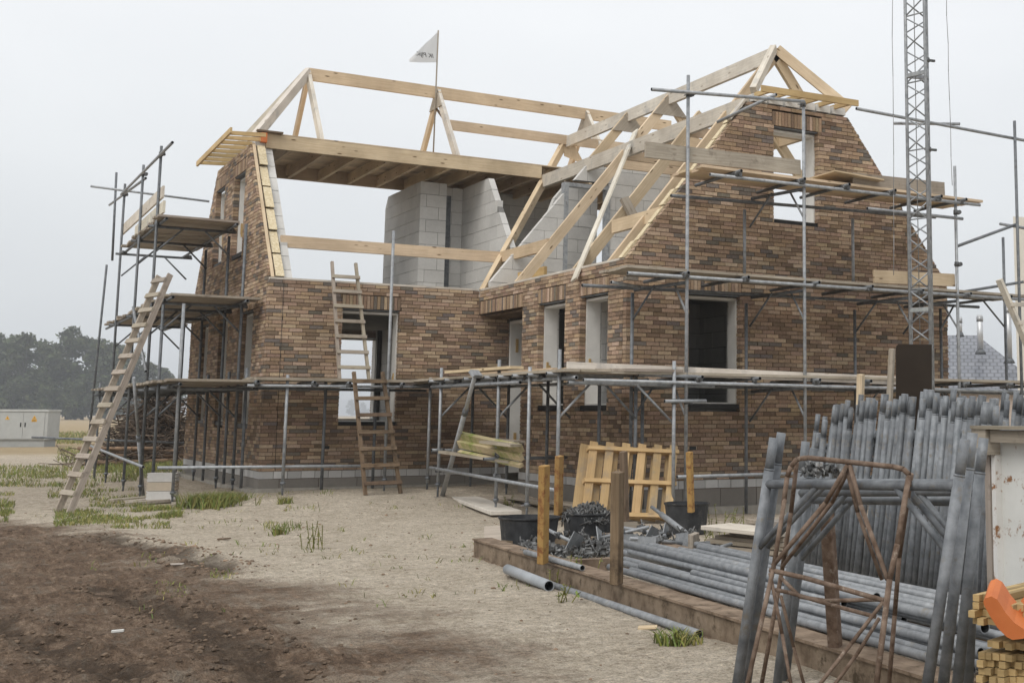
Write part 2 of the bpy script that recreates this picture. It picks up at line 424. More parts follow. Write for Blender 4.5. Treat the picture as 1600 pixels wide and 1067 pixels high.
hm = N.new('ShaderNodeMath'); hm.operation = 'MULTIPLY_ADD'; hm.inputs[1].default_value = .6; L.new(n_s.outputs['Fac'], hm.inputs[0]); L.new(n_f.outputs['Fac'], hm.inputs[2])
hm2 = N.new('ShaderNodeMath'); hm2.operation = 'MULTIPLY_ADD'; hm2.inputs[1].default_value = .8; L.new(n_g.outputs['Fac'], hm2.inputs[0]); L.new(hm.outputs[0], hm2.inputs[2])
bump(N, L, hm2.outputs[0], 1.0, .05, P)
me.materials.append(mt)

# ------------------------------------------------------------------ world, sun, haze
w = bpy.data.worlds.new('World'); S.world = w; w.use_nodes = True
N = w.node_tree.nodes; L = w.node_tree.links; bg = N['Background']
SUN_EL, SUN_AZ = R(48), R(238)      # azimuth clockwise from +Y
sky = N.new('ShaderNodeTexSky'); sky.sky_type = 'NISHITA'; sky.sun_disc = False
sky.sun_elevation = SUN_EL; sky.sun_rotation = SUN_AZ; sky.dust_density = 6; sky.air_density = 1.5
tc = N.new('ShaderNodeTexCoord'); sx = N.new('ShaderNodeSeparateXYZ'); L.new(tc.outputs['Generated'], sx.inputs[0])
cl = ramp(N, [(0.0, (6.0, 6.3, 6.6)), (.10, (6.5, 6.75, 7.0)), (.30, (7.8, 7.95, 8.15)), (.7, (9.0, 9.05, 9.1))]); L.new(sx.outputs['Z'], cl.inputs['Fac'])
nz = noise_tex(N, L, mapping(N, L, 'Generated', (1, 1, 2.2)), 1.6, 4, .5)
nr = ramp(N, [(.3, (.93, .935, .945)), (.7, (1.06, 1.06, 1.055))]); L.new(nz.outputs['Fac'], nr.inputs['Fac'])
cc = mixc(N, L, 1.0, cl.outputs['Color'], nr.outputs['Color'], 'MULTIPLY')
c = mixc(N, L, .93, sky.outputs['Color'], cc)
L.new(c, bg.inputs['Color']); bg.inputs['Strength'].default_value = .1
sl = bpy.data.lights.new('sun', 'SUN'); sl.energy = 1.4; sl.angle = R(35); sl.color = (1, .97, .92)
so = bpy.data.objects.new('sun', sl); COL.objects.link(so)
d = V((math.sin(SUN_AZ)*math.cos(SUN_EL), math.cos(SUN_AZ)*math.cos(SUN_EL), math.sin(SUN_EL)))
so.rotation_euler = d.to_track_quat('Z', 'Y').to_euler(); so.location = (0, 0, 60)
S.view_settings.view_transform = 'Standard'; S.view_settings.look = 'None'; S.view_settings.gamma = 1
S.view_settings.exposure = .28
S.cycles.volume_bounces = 0; S.cycles.max_bounces = 6; S.cycles.transparent_max_bounces = 8
# ------------------------------------------------------------------ house
A, B, WW, D = 3.585, 5.505, 5.936, 6.967
H1, H2, H2W = 3.06, 5.65, 5.60
KM, KW = 1.275, 1.245
H3, H3W = 7.57, 6.74
house = thing('brick_house', 'unfinished brown brick house with bare roof timbers and a projecting gabled wing', 'house', (2.5, 0, -.45))

PAL = [((.43, .325, .232), .24), ((.35, .25, .172), .34), ((.28, .197, .136), .21), ((.21, .15, .106), .11), ((.175, .15, .128), .10)]
def brick_col(_=None):
    r = random.random(); s = 0
    for c, wgt in PAL:
        s += wgt
        if r <= s: break
    g = random.uniform(.82, 1.18); return (c[0]*g, c[1]*g*random.uniform(.96, 1.03), c[2]*g*random.uniform(.92, 1.06))
def block_col(_=None):
    g = random.uniform(.88, 1.03)*.60; return (g, g*.985, g*.945)

def cut(iv, rects, z0, z1):
    out = [iv]
    for (a, b, r0, r1) in rects:
        if r1 <= z0+.015 or r0 >= z1-.015: continue
        nw = []
        for (p, q) in out:
            if b <= p or a >= q: nw.append((p, q)); continue
            if a > p: nw.append((p, a))
            if b < q: nw.append((b, q))
        out = nw
    return out

def masonry(org, ud, nd, prof, z0, z1, openings=(), soldiers=(), bl=.2165, bh=.06, j=.009, thick=.10, colf=brick_col, jit=.0025, d0=0.0, tooth=0.0, half=.5, slant=False):
    """brickwork in (u, depth, z); returns (bricks MB, mortar MB)"""
    org, ud, nd = V(org), V(ud), V(nd)
    bm, mm = MB(), MB()
    def hx(mb, u0, u1, a, b, p, q, col, skip=(), sk=((0, 0), (0, 0))):
        def pt(u, d_, z): return org + ud*u - nd*d_ + V((0, 0, z))
        (b0, t0), (b1, t1) = sk
        P = [pt(u0+b0, a, p), pt(u1+b1, a, p), pt(u1+b1, b, p), pt(u0+b0, b, p), pt(u0+t0, a, q), pt(u1+t1, a, q), pt(u1+t1, b, q), pt(u0+t0, b, q)]
        if ud.cross(-nd).z < 0:   # mirrored frame: swap to keep normals outward
            P = [P[1], P[0], P[3], P[2], P[5], P[4], P[7], P[6]]
        mb.hexa(P, (u1-u0, b-a, q-p), col, skip=skip)
    n = int(round((z1-z0)/bh)); rects = list(openings) + [(s[0], s[1], s[2], s[3]) for s in soldiers]
    for i in range(n):
        p, q = z0+i*bh, z0+(i+1)*bh
        pr = prof((p+q)/2)
        if pr is None: continue
        offs = (i % 2)*half*bl + (random.choice((0, .25, -.25))*bl*.5 if tooth else 0)
        sl0 = sl1 = (0, 0)
        if slant:
            pa, pb = prof(p+.001), prof(q-.001); sl0 = (pa[0]-pr[0], pb[0]-pr[0]); sl1 = (pa[1]-pr[1], pb[1]-pr[1])
        for (a, b) in cut(pr, rects, p, q):
            ka = sl0 if a == pr[0] else (0, 0); kb = sl1 if b == pr[1] else (0, 0)
            if b-a < .02: continue
            mm_end = .008 + tooth
            hx(mm, a+mm_end, b-mm_end, d0+.011, d0+thick-.004, p, q, (.115, .082, .058), sk=(ka, kb))
            k = math.floor((a-offs)/bl)
            while True:
                u0 = k*bl+offs; u1 = u0+bl; k += 1
                if u0 >= b: break
                e0 = u0 <= a+1e-6; e1 = u1 >= b-1e-6
                s0, s1 = max(u0+j/2, a if e0 else u0+j/2), min(u1-j/2, b if e1 else u1-j/2)
                if e0: s0 = a + random.uniform(0, tooth)
                if e1: s1 = b - random.uniform(0, tooth)
                if s1-s0 < .03 and not slant: continue
                if s1-s0 < .005: continue
                dj = random.uniform(-jit, jit); hz = random.uniform(-.001, .001)*(1 if bh < .1 else 2)
                hx(bm, s0, s1, d0+dj, d0+thick, p+j/2+hz, q-j/2+hz, colf(), skip=(1,), sk=(ka if e0 else (0, 0), kb if e1 else (0, 0)))
    for (a, b, p, q) in soldiers:
        m = int(round((b-a)/.06)); w_ = (b-a)/m
        hx(mm, a+.004, b-.004, d0+.012, d0+thick-.004, p, q, (.115, .082, .058))
        for k in range(m):
            hx(bm, a+k*w_+j/2, a+(k+1)*w_-j/2, d0+random.uniform(-jit, jit), d0+thick, p+.006, q-.006, colf(), skip=(1,))
    return bm, mm

def wall(org, ud, nd, prof, z0, z1, openings=(), soldiers=(), tooth=.006, name='brick_wall'):
    openings = [(o_[0], o_[1], o_[2]-.075 if o_[2] > .2 else o_[2], o_[3]) for o_ in openings]
    b, mo = masonry(org, ud, nd, prof, z0, z1, openings, soldiers, tooth=tooth, slant=True)
    o = b.build(name, 'brick', house)
    mo.build('mortar', 'mortar', o)
    return o
def leaf(org, ud, nd, prof, z0, z1, openings=(), thick=.12, d0=0.0, name='block_wall'):
    b, mo = masonry(org, ud, nd, prof, z0, z1, openings, (), bl=.6, bh=.25, j=.007, thick=thick, colf=block_col, jit=.001, d0=d0, half=.42, slant=True)
    for i in range(len(mo.c)): mo.c[i] = (.20, .195, .185)
    o = b.build(name, 'block', house); mo.build('mortar', 'mortar', o); return o

X, Y_ = V((1, 0, 0)), V((0, 1, 0))
SH = .228
# front wall of the main house
OW1 = (1.207, 2.164, .782, 2.64)
pf = lambda z: (0, 4.16) if z < 2.64 else (0, A-.004)
wall((0, 0, 0), X, -Y_, pf, 0, H1, [OW1], [(1.19, 2.18, 2.645, 2.645+SH)])
leaf((0, .24, 0), X, -Y_, lambda z: (.25, A), 0, 3.0, [OW1])
# side wall of the wing
OP = (0, 1.905, -.5, 2.64); O1 = (2.55, 3.525, 1.05, 2.64); O2 = (4.055, 4.95, 1.045, 2.64)
wall((A, 0, 0), -Y_, -X, lambda z: (.004, B-.101), 0, H1, [OP, O1, O2], [(.004, 1.90, 2.645, 2.645+SH), (2.50, 3.54, 2.645, 2.645+SH), (4.01, 4.97, 2.645, 2.645+SH)])
leaf((A+.24, 0, 0), -Y_, -X, lambda z: (1.905, B-.26), 0, 3.0, [O1, O2])
# gable of the wing
def pw(z):
    if z < H1: return (0, WW)
    s = (z-H1)/KW; return (s, WW-s)
G2 = (1.015, 1.885, 1.07, 2.64); G3 = (2.495, 3.322, 3.84, 5.265)
wall((A, -B, 0), X, -Y_, pw, 0, H2W, [G2, G3], [(.98, 1.91, 2.645, 2.645+SH), (2.46, 3.40, 5.27, 5.27+SH)], tooth=.008)
leaf((A, -B+.24, 0), X, -Y_, lambda z: (.25, WW-.25) if z < 3.0 else ((z-H1)/KW+.22, WW-(z-H1)/KW-.22), 0, 5.5, [G2, G3])
# left gable of the main house
def pm(z):
    if z < H1: return (.106, D-.106)
    s = (z-H1)/KM; return (max(.106, s), D-s)
GL = [(5.0, 5.86, .78, 2.64), (3.13, 3.92, .77, 2.64), (1.04, 2.02, .74, 2.64), (4.09, 4.945, 3.78, 5.22), (2.27, 3.21, 3.77, 5.22)]
wall((0, 0, 0), Y_, -X, pm, 0, H2, GL, [(g[0]-.03, g[1]+.03, g[3]+.005, g[3]+.005+SH) for g in GL], tooth=.008)
leaf((.27, 0, 0), Y_, -X, lambda z: (.25, D-.25) if z < 3.0 else ((z-H1)/KM+.10, D-(z-H1)/KM-.10), 0, 5.75, GL, thick=.13)
# rear and right walls
OB = (2.55, 3.80, .79, 2.59)
wall((0, D, 0), X, Y_, lambda z: (0, A+WW), 0, H1, [OB, (6.2, 7.2, .79, 2.59)], ())
leaf((0, D-.24, 0), X, Y_, lambda z: (.25, A+WW-.25), 0, 3.0, [OB, (6.2, 7.2, .79, 2.59)])
wall((A+WW, -B+.106, 0), Y_, X, lambda z: (0, D+B-.22), 0, H1, [], ())
leaf((A+WW-.24, -B, 0), Y_, X, lambda z: (.25, D+B-.25), 0, 3.0)
# plinth: white block course over grey concrete
b = MB(); c2 = MB()
def plinth(org, ud, nd, ln, gaps=()):
    org, ud, nd = V(org), V(ud), V(nd)
    bb, mo = masonry(org, ud, nd, lambda z: (0, ln), -.12, 0, gaps, (), bl=.2165, bh=.12, j=.008, thick=.2, colf=lambda: ((lambda g: (g, g*.99, g*.97))(random.uniform(.42, .58))), jit=.003)
    o = bb.build('plinth', 'block', house); mo.build('mortar', 'mortar', o)
    cb, mo = masonry(org, ud, nd, lambda z: (0, ln), -.72, -.12, gaps, (), bl=.62, bh=.30, j=.01, thick=.24, colf=lambda: ((lambda g: (g, g*.92, g*.82))(random.uniform(.20, .27))), jit=.003, d0=-.006)
    o = cb.build('foundation', 'block', house); mo.build('mortar', 'mortar', o)
plinth((0, 0, 0), X, -Y_, 4.16)
plinth((A, 0, 0), -Y_, -X, B-.25, [(0, 1.905, -.15, 1)])
plinth((A, -B, 0), X, -Y_, WW)
plinth((0, 0, 0), Y_, -X, D)
# footing ledge
for q_ in ((-.16, 4.0, -.16, -.01, -.75, -.265), (-.16, -.01, -.01, D, -.75, -.27), (A-.15, A+WW, -B-.16, -B-.01, -.8, -.37)):
    b = MB(); b.box(*q_); b.build('footing', 'concrete', house)

# window frames: pale timber boxes in the cavity, dark sills under them
def frame(org, ud, nd, op, dep=(.104, .30), t=.035, sill=True, patch=True):
    org, ud, nd = V(org), V(ud), V(nd); a, b_, p, q = op; q -= .03
    f = MB()
    def bx(mb, u0, u1, z0, z1, d0=dep[0], d1=dep[1], col=(1, 1, 1)):
        P = [org + ud*u - nd*dd + V((0, 0, z)) for z in (z0, z1) for (u, dd) in ((u0, d0), (u1, d0), (u1, d1), (u0, d1))]
        if ud.cross(-nd).z < 0: P = [P[1], P[0], P[3], P[2], P[5], P[4], P[7], P[6]]
        mb.hexa(P, (u1-u0, d1-d0, z1-z0), col)
    bx(f, a-.02, a+t-.02, p, q); bx(f, b_-t+.02, b_+.02, p, q); bx(f, a+t-.02, b_-t+.02, q-t, q); bx(f, a+t-.02, b_-t+.02, p, p+.02)
    o = f.build('window_frame', 'white_paint', house)
    if sill:
        s_ = MB(); bx(s_, a+.004, b_-.004, p-.075, p-.004, .02, .30); s_.build('sill', 'black', house)
    l_ = MB(); bx(l_, a-.06, b_+.06, op[3]-.012, op[3]-.002, .015, .1); l_.build('lintel', 'steel_dark', house)
    if patch:
        m_ = (p+q)/2-.35
        for (uu, sg) in ((a+t-.018, 1), (b_-t+.018, -1)):
            t_ = MB(); bx(t_, min(uu, uu+sg*.012), max(uu, uu+sg*.012), m_, m_+.20, dep[0]+.05, dep[0]+.11); bx(t_, min(uu, uu+sg*.013), max(uu, uu+sg*.013), m_+.05, m_+.25, dep[0]+.04, dep[0]+.075)
            t_.build('packer', 'ply', o)
    return o
frame((0, 0, 0), X, -Y_, OW1); frame((A, 0, 0), -Y_, -X, O1, (.104, .33)); frame((A, 0, 0), -Y_, -X, O2, (.104, .33))
frame((A, -B, 0), X, -Y_, G2, patch=False); frame((A, -B, 0), X, -Y_, G3, patch=False)
for g in GL: frame((0, 0, 0), Y_, -X, g, patch=g[2] > 3)
frame((0, D, 0), X, Y_, OB, patch=False)
# porch recess: frame of the front door
f = MB(); f.box(4.165, 4.42, -.06, .0, -.1, 2.55); f.box(4.165, 4.42, -1.9, -1.84, -.1, 2.55); f.box(4.165, 4.42, -1.84, -.06, 2.49, 2.55)
o = f.build('door_frame', 'white_paint', house)
for z in (.35, 1.45, 2.0):
    t_ = MB(); t_.box(4.26, 4.31, -.072, -.061, z, z+.24); t_.build('packer', 'ply', o)
b = MB(); b.box(A+.11, 4.5, -1.9, -.004, 2.60, 2.64); b.build('porch_ceiling', 'dark_timber', house)
leaf((4.43, 0, 0), -Y_, -X, lambda z: (0, 3.2), 0, 2.75, [(.06, 1.84, -.2, 2.5)], name='block_wall')
leaf((A+.11, -1.91, 0), X, Y_, lambda z: (0, .85), -.2, 2.6)
# floors
b = MB(); b.box(.24, A+WW-.26, .26, D-.26, 2.74, 2.98); b.box(A+.26, A+WW-.26, -B+.26, .255, 2.742, 2.982); b.build('floor_slab', 'concrete', house)
b = MB(); b.box(.2, A+WW-.2, .2, D-.2, -.3, -.02); b.box(4.45, A+WW-.2, -B+.2, .196, -.3, -.022); b.build('ground_slab', 'concrete', house)
# inner walls on the ground floor
leaf((3.95, 3.2, 0), X, -Y_, lambda z: (0, 5.2), 0, 2.74)
leaf((3.9, 3.2, 0), Y_, -X, lambda z: (0, 3.4), 0, 2.74, [(1.0, 1.9, -1, 2.1)])
leaf((4.44, -3.0, 0), X, -Y_, lambda z: (0, 4.7), 0, 2.74)
leaf((4.32, -2.0, 0), -Y_, -X, lambda z: (0, 3.25), 0, 2.74)
leaf((6.3, -5.2, 0), Y_, -X, lambda z: (.0, 2.2), 0, 2.74)
# upper floor walls of pale blocks, cut to the roof slope
leaf((3.45, 2.97, 0), Y_, -X, lambda z: (0, min(2.27, D-(z-H1)/KM-2.97)), 2.98, 5.6)
leaf((3.45+.124, 2.97, 0), X, -Y_, lambda z: (-.12, .41), 2.98, 5.6)
leaf((4.45, 0, 0), Y_, -X, lambda z: (max(.3, (z-H1)/KM+.04), 3.33), 2.98, 5.6)
leaf((3.98, 3.34, 0), X, -Y_, lambda z: (0, .6), 2.98, 5.6)
b = MB(); b.box(4.0, 4.20, 3.30, 3.335, 2.98, 5.3); b.build('door_panel', 'steel_dark', house)
leaf((4.6, 4.7, 0), X, -Y_, lambda z: (0, 2.6), 2.98, 5.62, [(.62, 1.16, 3.9, 5.0)])
DO = (1.60, 2.50, 2.5, 5.15)
leaf((A, -.02, 0), X, -Y_, lambda z: (max(.18, (z-H1)/KW+.05), WW-max(.18, (z-H1)/KW+.05)), 2.98, 5.62, [DO])
leaf((A+1.62, .7, 0), X, -Y_, lambda z: (max(0, (z-H1)/KW-1.45), 1.0), 2.98, 5.2)
b = MB()
for (u0, u1, z0, z1) in ((1.58, 1.66, 2.98, 5.17), (2.44, 2.52, 2.98, 5.17), (1.66, 2.44, 5.10, 5.17)): b.box(A+u0, A+u1, -.045, .11, z0, z1)
b.build('door_frame', 'steel', house)
leaf((A+WW-.38, .3, 0), Y_, -X, lambda z: ((z-H1)/KM, 6.0), 2.98, 5.6, [(2.6, 3.5, 3.8, 5.1)])
# wall plates: pale strip on top of the walls
b = MB(); b.box(.02, A-.02, .012, .22, H1+.004, H1+.035); b.box(A+.012, A+.23, -B+.12, .008, H1+.004, H1+.036)
b.build('wall_plate', 'white_timber', house)
# insulation slabs in the open cavity along both sloping gable edges
random.seed(11)
for k in range(6):
    t0, t1 = k/6.0, (k+1)/6.0-.012; z0 = H1+.06+t0*(H2-H1-.05); z1 = H1+.06+t1*(H2-H1-.05)
    off = random.uniform(-.05, .03)
    b = MB(); y0, y1 = (z0-H1)/KM+off, (z1-H1)/KM+off
    b.prism([(.115, y0, z0), (.115, y1+.05*random.random(), z1), (.115, y1+.5, z1), (.115, y0+.5, z0)], (.135, 0, 0))
    b.build('insulation', 'insul', house, fixn=True)
for sgn in (0, 1):
    for k in range(9):
        t0, t1 = k/9.0, (k+1)/9.0-.006; z0 = H1+.03+t0*(H2W-H1-.12); z1 = H1+.03+t1*(H2W-H1-.12); off = random.uniform(-.03, .02)
        x0, x1 = (z0-H1)/KW-.02+off, (z1-H1)/KW-.02+off
        P = [(x0, z0), (x1, z1), (x1+.35, z1), (x0+.35, z0)]
        if sgn: P = [(WW-p, z) for p, z in P]
        b = MB(); b.prism([(A+p, -B+.11, z) for p, z in P], (0, .12, 0)); b.build('insulation', 'insul', house, fixn=True)
# timber battens beside the brick edges
b_part(house, 'edge_batten', (.06, .03, H1+.02), (.06, (H2-H1)/KM+.0, H2+.0), .05, .02, 'timber', up=(0, -KM, 1), ofs=(0, .02))
b_part(house, 'edge_batten', (A+1.75, -B+.05, H1+1.75*KW), (A+2.06, -B+.05, H2W+.02), .1, .03, 'white_timber', up=(-KW, 0, 1), ofs=(0, .05))

# ------------------------------------------------------------------ roof timbers (all parts of the house)
def bp(name, p0, p1, w_, h_, mat='timber', up=(0, 0, 1), **k): return b_part(house, name, p0, p1, w_, h_, mat, up, **k)
YR = 3.4837; XR = A+WW/2
bp('ridge_beam', (1.28, YR, H3-.12), (A+WW-.1, YR, H3-.12), .07, .24)
bp('attic_beam', (.28, 2.08, 5.74), (5.62, 2.08, 5.74), .075, .25)
bp('attic_beam', (.28, 4.92, 5.74), (A+WW-.2, 4.92, 5.74), .075, .25)
x = .75
while x < 9.2:
    bp('attic_joist', (x, 2.12, 5.725), (x, 4.88, 5.725), .07, .2, 'timber'); x += .6
b = MB()
for k in range(12): b.box(.29, 9.2, 2.05+k*.244, 2.05+k*.244+.24, 5.872, 5.892, (random.uniform(.9, 1.15),)*3)
b.build('attic_floor', 'timber', house)
# truss pairs of the main roof
def zs(y): return H3 - KM*abs(y-YR)
def main_rafter(x, y0, y1, mat='timber', w_=.07, h_=.17):
    n = (0, -KM, 1) if y0 < YR else (0, KM, 1)
    return bp('rafter', (x, y0, zs(y0)), (x, y1, zs(y1)), w_, h_, mat, up=n, ofs=(0, -h_/2))
for x in (1.30, 3.92, 7.3):
    main_rafter(x, 2.05, YR-.02, 'white_timber'); main_rafter(x, 4.9, YR+.02)
for x in (3.92, 7.3):
    b = MB(); b.prism([(x-.06, YR, H3-.03), (x-.06, YR-.36, H3-.46), (x-.06, YR+.36, H3-.46)], (.02, 0, 0)); b.build('gusset_plate', 'old_timber', house, fixn=True)
bp('brace', (3.9, YR+.15, 7.2), (4.0, YR-.55, 6.62), .02, .05, 'dark_timber')
# hip rafters of the half hip
bp('hip_rafter', (1.30, YR-.03, H3-.08), (.10, 2.08, 5.80), .09, .17, 'white_timber', ofs=(0, 0))
bp('hip_rafter', (1.30, YR+.03, H3-.08), (.10, 4.9, 5.80), .09, .17, 'white_timber', ofs=(0, 0))
# purlins of the main roof
bp('purlin', (.30, .66, 3.77), (4.24, .66, 3.77), .075, .2)
bp('purlin', (3.96, 2.86, 6.66), (8.3, 2.86, 6.66), .06, .2)
# valley rafter
bp('valley_rafter', (A+.03, .0, 3.10), (XR-.04, 2.96, H3W-.04), .09, .17, 'timber', up=(0, 0, 1), ofs=(0, -.09))
# wing timbers
bp('ridge_beam', (XR, 2.96, H3W-.115), (XR, -4.85, H3W-.115), .07, .23, 'white_timber')
for sg in (-1, 1):
    bp('purlin', (XR+sg*.90, 2.0, 5.55), (XR+sg*.90, -B+.1, 5.55), .075, .25, 'white_timber' if sg < 0 else 'timber')
bp('purlin', (4.235, .62, 3.77), (4.235, -1.47, 3.77), .075, .2); bp('purlin', (4.235, -3.84, 3.77), (4.235, -5.35, 3.77), .075, .2)
def zw(x_): return H3W - KW*abs(x_-XR)
def wing_rafter(y, x0, x1, mat='timber', h_=.17):
    n = (-KW, 0, 1) if x0 < XR else (KW, 0, 1)
    return bp('rafter', (x0, y, zw(x0)), (x1, y, zw(x1)), .07, h_, mat, up=n, ofs=(0, -h_/2))
wing_rafter(.13, XR-.9, XR-.02); wing_rafter(.13, XR+.9, XR+.02)
for y in (-1.45, -4.85):
    wing_rafter(y, A+.02, XR-.02); wing_rafter(y, A+WW-.02, XR+.02)
wing_rafter(-3.68, A+.02, XR-.72); wing_rafter(-3.68, A+WW-.02, XR+.72)
for y in (.13, -1.45):
    b = MB(); b.prism([(XR, y-.06, H3W-.03), (XR-.36, y-.06, H3W-.44), (XR+.36, y-.06, H3W-.44)], (0, .02, 0)); b.build('gusset_plate', 'old_timber', house, fixn=True)
b = MB(); b.prism([(XR-.1, 2.9, H3W-.05), (XR-.05, 2.9, H3W-.42), (XR+.42, 2.9, H3W-.55), (XR+.1, 2.9, H3W-.05)], (0, -.03, 0)); b.build('gusset_plate', 'timber', house, fixn=True)
bp('diagonal_brace', (5.90, -1.40, zw(5.90)+.03), (3.43, -4.15, zw(3.43)+.02), .12, .03, 'white_timber', up=(-KW, 0, 1))
bp('hip_rafter', (XR-.03, -4.86, H3W-.03), (A+2.12, -B+.0, 5.76), .10, .12, 'white_timber'); bp('hip_rafter', (XR+.03, -4.86, H3W-.04), (A+WW-2.0, -B+.0, 5.72), .07, .16)
for y in (-5.1, -4.35, -3.6, -2.85, -2.1, -1.35, -.6):
    bp('attic_joist', (XR-.86, y, 5.50), (XR+.86, y, 5.50), .06, .17)
bp('strut', (4.9, -4.1, 3.2), (4.45, -3.75, 4.25), .07, .14, 'old_timber', up=(1, 0, 0))
# gable-end block rows and overhang frames
b = MB()
for k in range(14):
    y = 2.12+k*.2
    if y < 4.8: b.box(.11, .30, y, y+.17, H2-.02, H2+.14+random.uniform(-.03, .02), block_col())
b.build('gable_top_block', 'block', house)
b = MB()
for k in range(6):
    x0 = A+2.12+k*.30; b.box(x0, x0+.25, -B+.005, -B+.2, H2W+.005, H2W+.12, block_col())
b.build('gable_top_block', 'block', house)
def overhang(p0, p1, dirv, n, ln):
    p0, p1, dirv = V(p0), V(p1), V(dirv)
    fb = bp('fascia_board', p0, p1, .035, .095, 'yellow_timber')
    for k in range(n):
        q = p0.lerp(p1, (k+.6)/n); b_part(house, 'lookout', q, q+dirv*ln, .045, .066, 'yellow_timber')
overhang((-.45, 1.35, 5.71), (-.45, 4.55, 5.66), (1, 0, .06), 8, .62)
overhang((A+1.98, -B-.42, 5.68), (A+WW-2.15, -B-.42, 5.70), (0, 1, .04), 6, .55)
bp('dark_board', (.10, 2.02, 5.90), (.55, 2.02, 5.90), .12, .03, 'dark_timber')
b = MB(); b.box(.17, .27, 1.93, 2.04, 5.69, 5.86); b.build('timber_end', 'orange', house)
b = MB(); b.tube((.235, -.006, .02), (.235, -.006, H1), .0035, 5); b.build('mason_line', 'black', house)
for (x_, y_, z_) in ((.97, -.003, .34), (4.62, -B-.003, .42)):
    b = MB(); b.box(x_, x_+.11, y_, y_+.02, z_, z_+.05); b.build('wall_vent', 'black', house)
# plywood box left on the upper floor
b = MB(); b.box(4.25, 4.30, -1.25, -.1, 2.99, 3.42); b.box(4.30, 5.0, -.14, -.10, 2.99, 3.40); b.build('plywood_kerb', 'ply', house)
# ------------------------------------------------------------------ scaffolds
random.seed(21)
class Scaf:
    def __init__(s, label, loc): s.r = thing('scaffold', label, 'scaffold', loc, 'tube scaffolds round the house'); s.nc = 0
    def tube(s, name, p0, p1, mat='steel', r=.0242): return t_part(s.r, name, p0, p1, r, mat, 10, hollow=True)
    def std(s, x, y, z0, z1, mat='steel', lean=(0, 0)):
        s.tube('standard', (x, y, z0), (x+lean[0], y+lean[1], z1), mat)
    def base(s, x, y, z):
        b = MB(); b.tube((x, y, z-.02), (x, y, z+.22), .017, 8); b.box(x-.07, x+.07, y-.07, y+.07, z-.02, z-.008); b.tube((x, y, z+.16), (x, y, z+.20), .04, 8)
        b.build('base_jack', 'steel_dark', s.r)
    def coup(s, p):
        if s.nc > 95: return
        s.nc += 1; p = V(p); b = MB(); a = random.uniform(0, 3)
        dx = V((math.cos(a), math.sin(a), 0))
        b.tube(p - V((0, 0, .035)), p + V((0, 0, .035)), .035, 8); b.tube(p - dx*.035 + dx.cross(V((0, 0, 1)))*.05, p + dx*.035 + dx.cross(V((0, 0, 1)))*.05, .034, 8)
        b.tube(p + dx*.03, p + dx*.085, .008, 6)
        b.build('coupler', 'clamp', s.r)
    def planks(s, lo, hi, axis_, z, w_=.2, gap=.008, th=.036, mat='old_timber', over=.06, name='deck_board', gaps=()):
        """boards filling the rectangle lo-hi, running along axis_"""
        (x0, y0), (x1, y1) = lo, hi
        p, q = (y0, y1) if axis_ == 0 else (x0, x1)
        k = p
        while k + w_ <= q + .02:
            c = k + w_/2; dz = random.uniform(-.006, .010); e = random.uniform(-over, over), random.uniform(-over, over)
            if not any(g0 < c < g1 for g0, g1 in gaps):
                if axis_ == 0: b_part(s.r, name, (x0+e[0], c, z+dz), (x1+e[1], c+random.uniform(-.01, .01), z+dz+random.uniform(-.006, .006)), w_, th, mat)
                else: b_part(s.r, name, (c, y0+e[0], z+dz), (c+random.uniform(-.01, .01), y1+e[1], z+dz+random.uniform(-.006, .006)), w_, th, mat)
            k += w_ + gap
# --- left scaffold along the main gable
L = Scaf('tall three-level tube scaffold beside the narrow left gable of the brick house', (-.9, 3.0, -.42))
OX, IX = -1.45, -.25
LV = (1.46, 2.83, 4.22)
outer = [(1.95, 5.42), (4.05, 5.45), (6.65, 5.5)]
for y, zt in outer:
    g = gz(OX, y); L.std(OX, y, g+.1, zt, 'steel_dark'); L.base(OX, y, g)
L.tube('standard', (OX-.03, 7.7, 4.05), (OX-.03, 8.0, 5.95), 'steel_dark')
L.tube('standard', (OX-.02, 8.75, 4.06), (OX-.02, 10.2, gz(OX, 10.2)), 'steel_dark')
for y, zt in ((.72, 4.02), (2.1, 3.98), (4.25, 3.98)):
    g = gz(IX, y); L.std(IX, y, g+.1, zt, 'steel_dark'); L.base(IX, y, g)
for y, zt in ((-.02, 1.62), (1.35, 1.6), (3.2, 1.6), (6.1, 2.9)):
    g = gz(IX-.02, y); L.std(IX-.02, y, g+.08, zt, 'steel_dark')
L.std(-1.32, -.42, gz(-1.3, -.4)+.12, 2.56, 'steel'); L.base(-1.32, -.42, gz(-1.3, -.4))
L.std(-1.44, .75, gz(-1.4, .75)+.1, 2.72, 'steel_dark'); L.base(-1.44, .75, gz(-1.4, .75))
L.std(-1.46, 8.55, gz(-1.4, 8.5), 1.55, 'steel_dark')
for y0, y1, z in ((.25, 8.6, LV[1]), (1.4, 6.5, LV[2]), (-.9, 9.0, LV[0])):
    for x in (OX+.06, IX-.03):
        L.tube('ledger', (x, y0-.1, z-.13), (x, y1+.2, z-.13), 'steel_dark')
for z, ys_ in ((LV[0], (-.4, .75, 1.95, 4.05, 6.65, 8.5)), (LV[1], (.72, 2.0, 4.1, 6.65)), (LV[2], (1.95, 4.1, 6.3))):
    for y in ys_:
        L.tube('transom', (OX-.12, y+.06, z-.18), (IX+.1, y+.06, z-.18), 'steel_dark')
        if y > -.2:
            L.tube('knee_brace', (OX, y, z-.62), (OX+.42, y+.02, z-.2), 'steel_dark', .016); L.tube('knee_brace', (IX, y, z-.62), (IX-.42, y+.02, z-.2), 'steel_dark', .016)
        L.coup((OX, y+.03, z-.15)); L.coup((IX, y+.03, z-.15))
L.planks((OX-.03, 1.45), (IX+.06, 6.1), 0, LV[2]-.07, gaps=((4.9, 5.2),))
